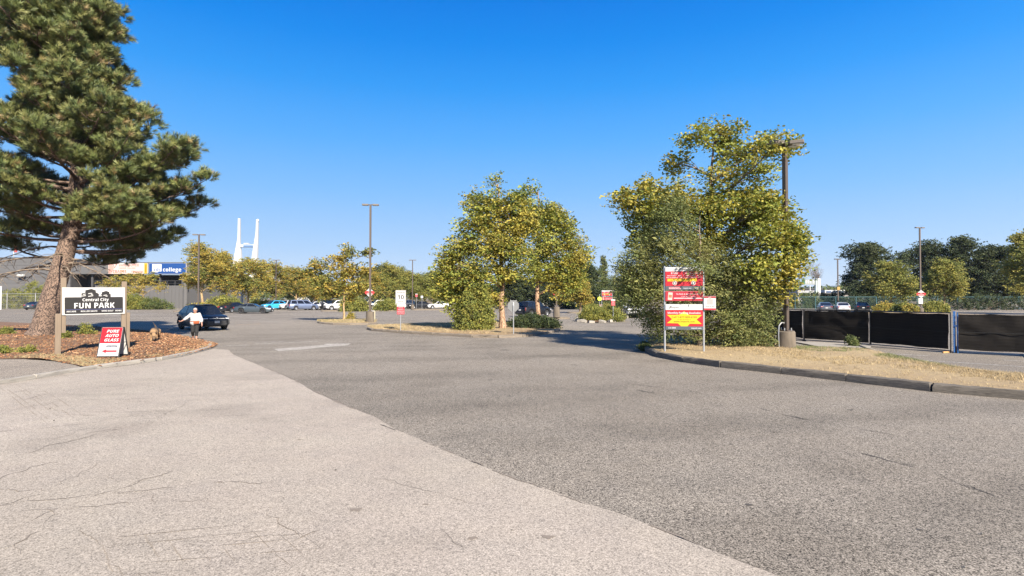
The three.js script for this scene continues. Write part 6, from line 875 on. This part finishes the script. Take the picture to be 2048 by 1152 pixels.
  part('glasses', new Geo().add(new THREE.TorusGeometry(.024, .003, 5, 14), new THREE.Matrix4().makeTranslation(-.031, 1.51, .13)).add(new THREE.TorusGeometry(.024, .003, 5, 14), new THREE.Matrix4().makeTranslation(.031, 1.51, .13)).build(), trimMat, T);
  for (const k of [0, 1]) { const a = k ? J.aR : J.aL, b = k ? J.tR : J.tL; part('sandal', new Geo().tube([V(a[0], .012 + (k ? .06 : 0), a[2] - .04), V(b[0], .012, b[2] + .02)], [.036, .042], 8, true).build(), mat(.45, .3, .2, .8), T); }
  const bag = thing('waist_bag', 'orange-brown leather bag worn at the waist of the walking person', 'bag', [0, 0, 0]); bag.position.copy(T.position); bag.rotation.copy(T.rotation); part('pouch', new RoundedBoxGeometry(.25, .14, .08, 3, .03), mat(.36, .085, .025, .6), bag, [.08, .93, .205], [.05, .15, .03]); part('flap', new RoundedBoxGeometry(.24, .07, .02, 2, .01), mat(.30, .07, .02, .6), bag, [.085, .955, .252], [.05, .15, .03]); part('belt', new THREE.TorusGeometry(.205, .012, 6, 32).rotateX(Math.PI / 2).scale(1.08, 1.6, .84), mat(.2, .05, .02, .6), bag, [0, .965, .005]);
  // dog, nose to the ground, facing the camera
  const D = thing('dog', 'brown shaggy dog sniffing the mulch with its tail raised', 'dog', [-15.8, 0.2, -25.45], rad(22)); D.position.y = bedAt(D.position.x, D.position.z) - .01;
  const S = 1.08, b = (a, c, r0, r1) => bone(a.map(v => v * S), c.map(v => v * S), r0 * S, r1 * S), trunkF = [b([0, .43, -.34], [0, .42, .1], .115, .135), b([0, .40, .06], [0, .38, .2], .14, .12), b([.0, .40, .2], [.05, .27, .42], .085, .07), b([.06, .24, .42], [.075, .2, .5], .082, .07), b([.08, .17, .52], [.085, .11, .6], .045, .034), b([.0, .27, .42], [-.035, .2, .45], .025, .018), b([.12, .27, .42], [.155, .2, .45], .025, .018), b([0, .48, -.42], [-.06, .6, -.52], .035, .026), b([-.06, .6, -.52], [-.16, .76, -.55], .026, .012)];
  for (const [sx, fx] of [[-.085, .02], [.085, -.05]]) trunkF.push(b([sx, .36, .14 + fx], [sx * 1.05, .2, .12 + fx], .06, .036), b([sx * 1.05, .2, .12 + fx], [sx * 1.05, .04, .13 + fx], .034, .026), b([sx * 1.05, .03, .13 + fx], [sx * 1.05, .025, .19 + fx], .03, .026), b([sx, .40, -.32 + fx], [sx * 1.1, .27, -.24 + fx], .088, .055), b([sx * 1.1, .27, -.24 + fx], [sx * 1.05, .15, -.37 + fx], .05, .032), b([sx * 1.05, .15, -.37 + fx], [sx * 1.05, .04, -.35 + fx], .03, .026), b([sx * 1.05, .03, -.35 + fx], [sx * 1.05, .025, -.29 + fx], .03, .026));
  const f0 = blend(trunkF, .035), dg = surfaceNet((x, y, z) => f0(x, y, z) + .016 * (fbm(x * 22 + 9, y * 22 + z * 17, 2) - .5), [-.34, -.02, -.72], [.3, .9, .74], .016);
  for (let k = 0; k < dg.p.length / 3; k++) { const y = dg.p[3 * k + 1] / S, z = dg.p[3 * k + 2] / S, n = fbm(dg.p[3 * k] * 9 + 3, z * 9 + y * 7, 3), sad = smooth(.42, .5, y + (n - .5) * .12) * smooth(.3, .12, z) + (z > .55 ? .9 : 0) * (n * .5 + .5), t = clamp(sad, 0, 1), v = .75 + .5 * n; dg.c.push(lerp(.26, .05, t) * v, lerp(.16, .037, t) * v, lerp(.08, .028, t) * v); }
  part('body', dg.build(), mat(1, 1, 1, .95, { vertexColors: true }), D); part('nose', new THREE.SphereGeometry(.022, 10, 8), trimMat, D, [.092, .11, .685]); for (const s of [-.035, .05]) part('eye', new THREE.SphereGeometry(.012, 8, 6), trimMat, D, [.075 + s, .26, .60]);
  const collar = thing('dog_collar', 'dark collar round the neck of the brown dog', 'collar'); collar.position.copy(D.position); collar.rotation.copy(D.rotation); part('band', new THREE.TorusGeometry(.085, .012, 6, 20), trimMat, collar, [.025, .36, .33], [.9, .1, 0]);
  T.updateMatrixWorld(true); D.updateMatrixWorld(true); const h = V(-.60, .95, .23).applyMatrix4(T.matrixWorld), e = V(.025, .45, .31).applyMatrix4(D.matrixWorld), pts = []; for (let k = 0; k <= 14; k++) { const t = k / 14; pts.push(h.clone().lerp(e, t).add(V(0, -.16 * Math.sin(Math.PI * t), 0))); }
  tag(part('dog_leash', new Geo().tube(pts, .008, 5).build(), mat(.05, .05, .055, .7)), 'thin dark leash running from hand to dog collar', 'leash');
}
// ---------------------------------------------------------------- litter and pebbles on the asphalt
{ const r = rng(55), L = [], g = new THREE.IcosahedronGeometry(1, 0); for (let k = 0; k < 260; k++) { const z = -lerp(4, 26, r()), x = lerp(-12, 12, r()) * (.4 + -z / 26); const v = .06 + .14 * r(); L.push({ p: V(x, .008, z), q: qRand(r), s: .006 + .012 * r() * r(), c: [v, v * .92, v * .82] }); } tag(instanced('gravel', g, mat(1, 1, 1, 1), L), 'scattered loose grit on the road surfaces', 'gravel'); }
renderer.setSize(1024, 576);
renderer.render(scene, camera);
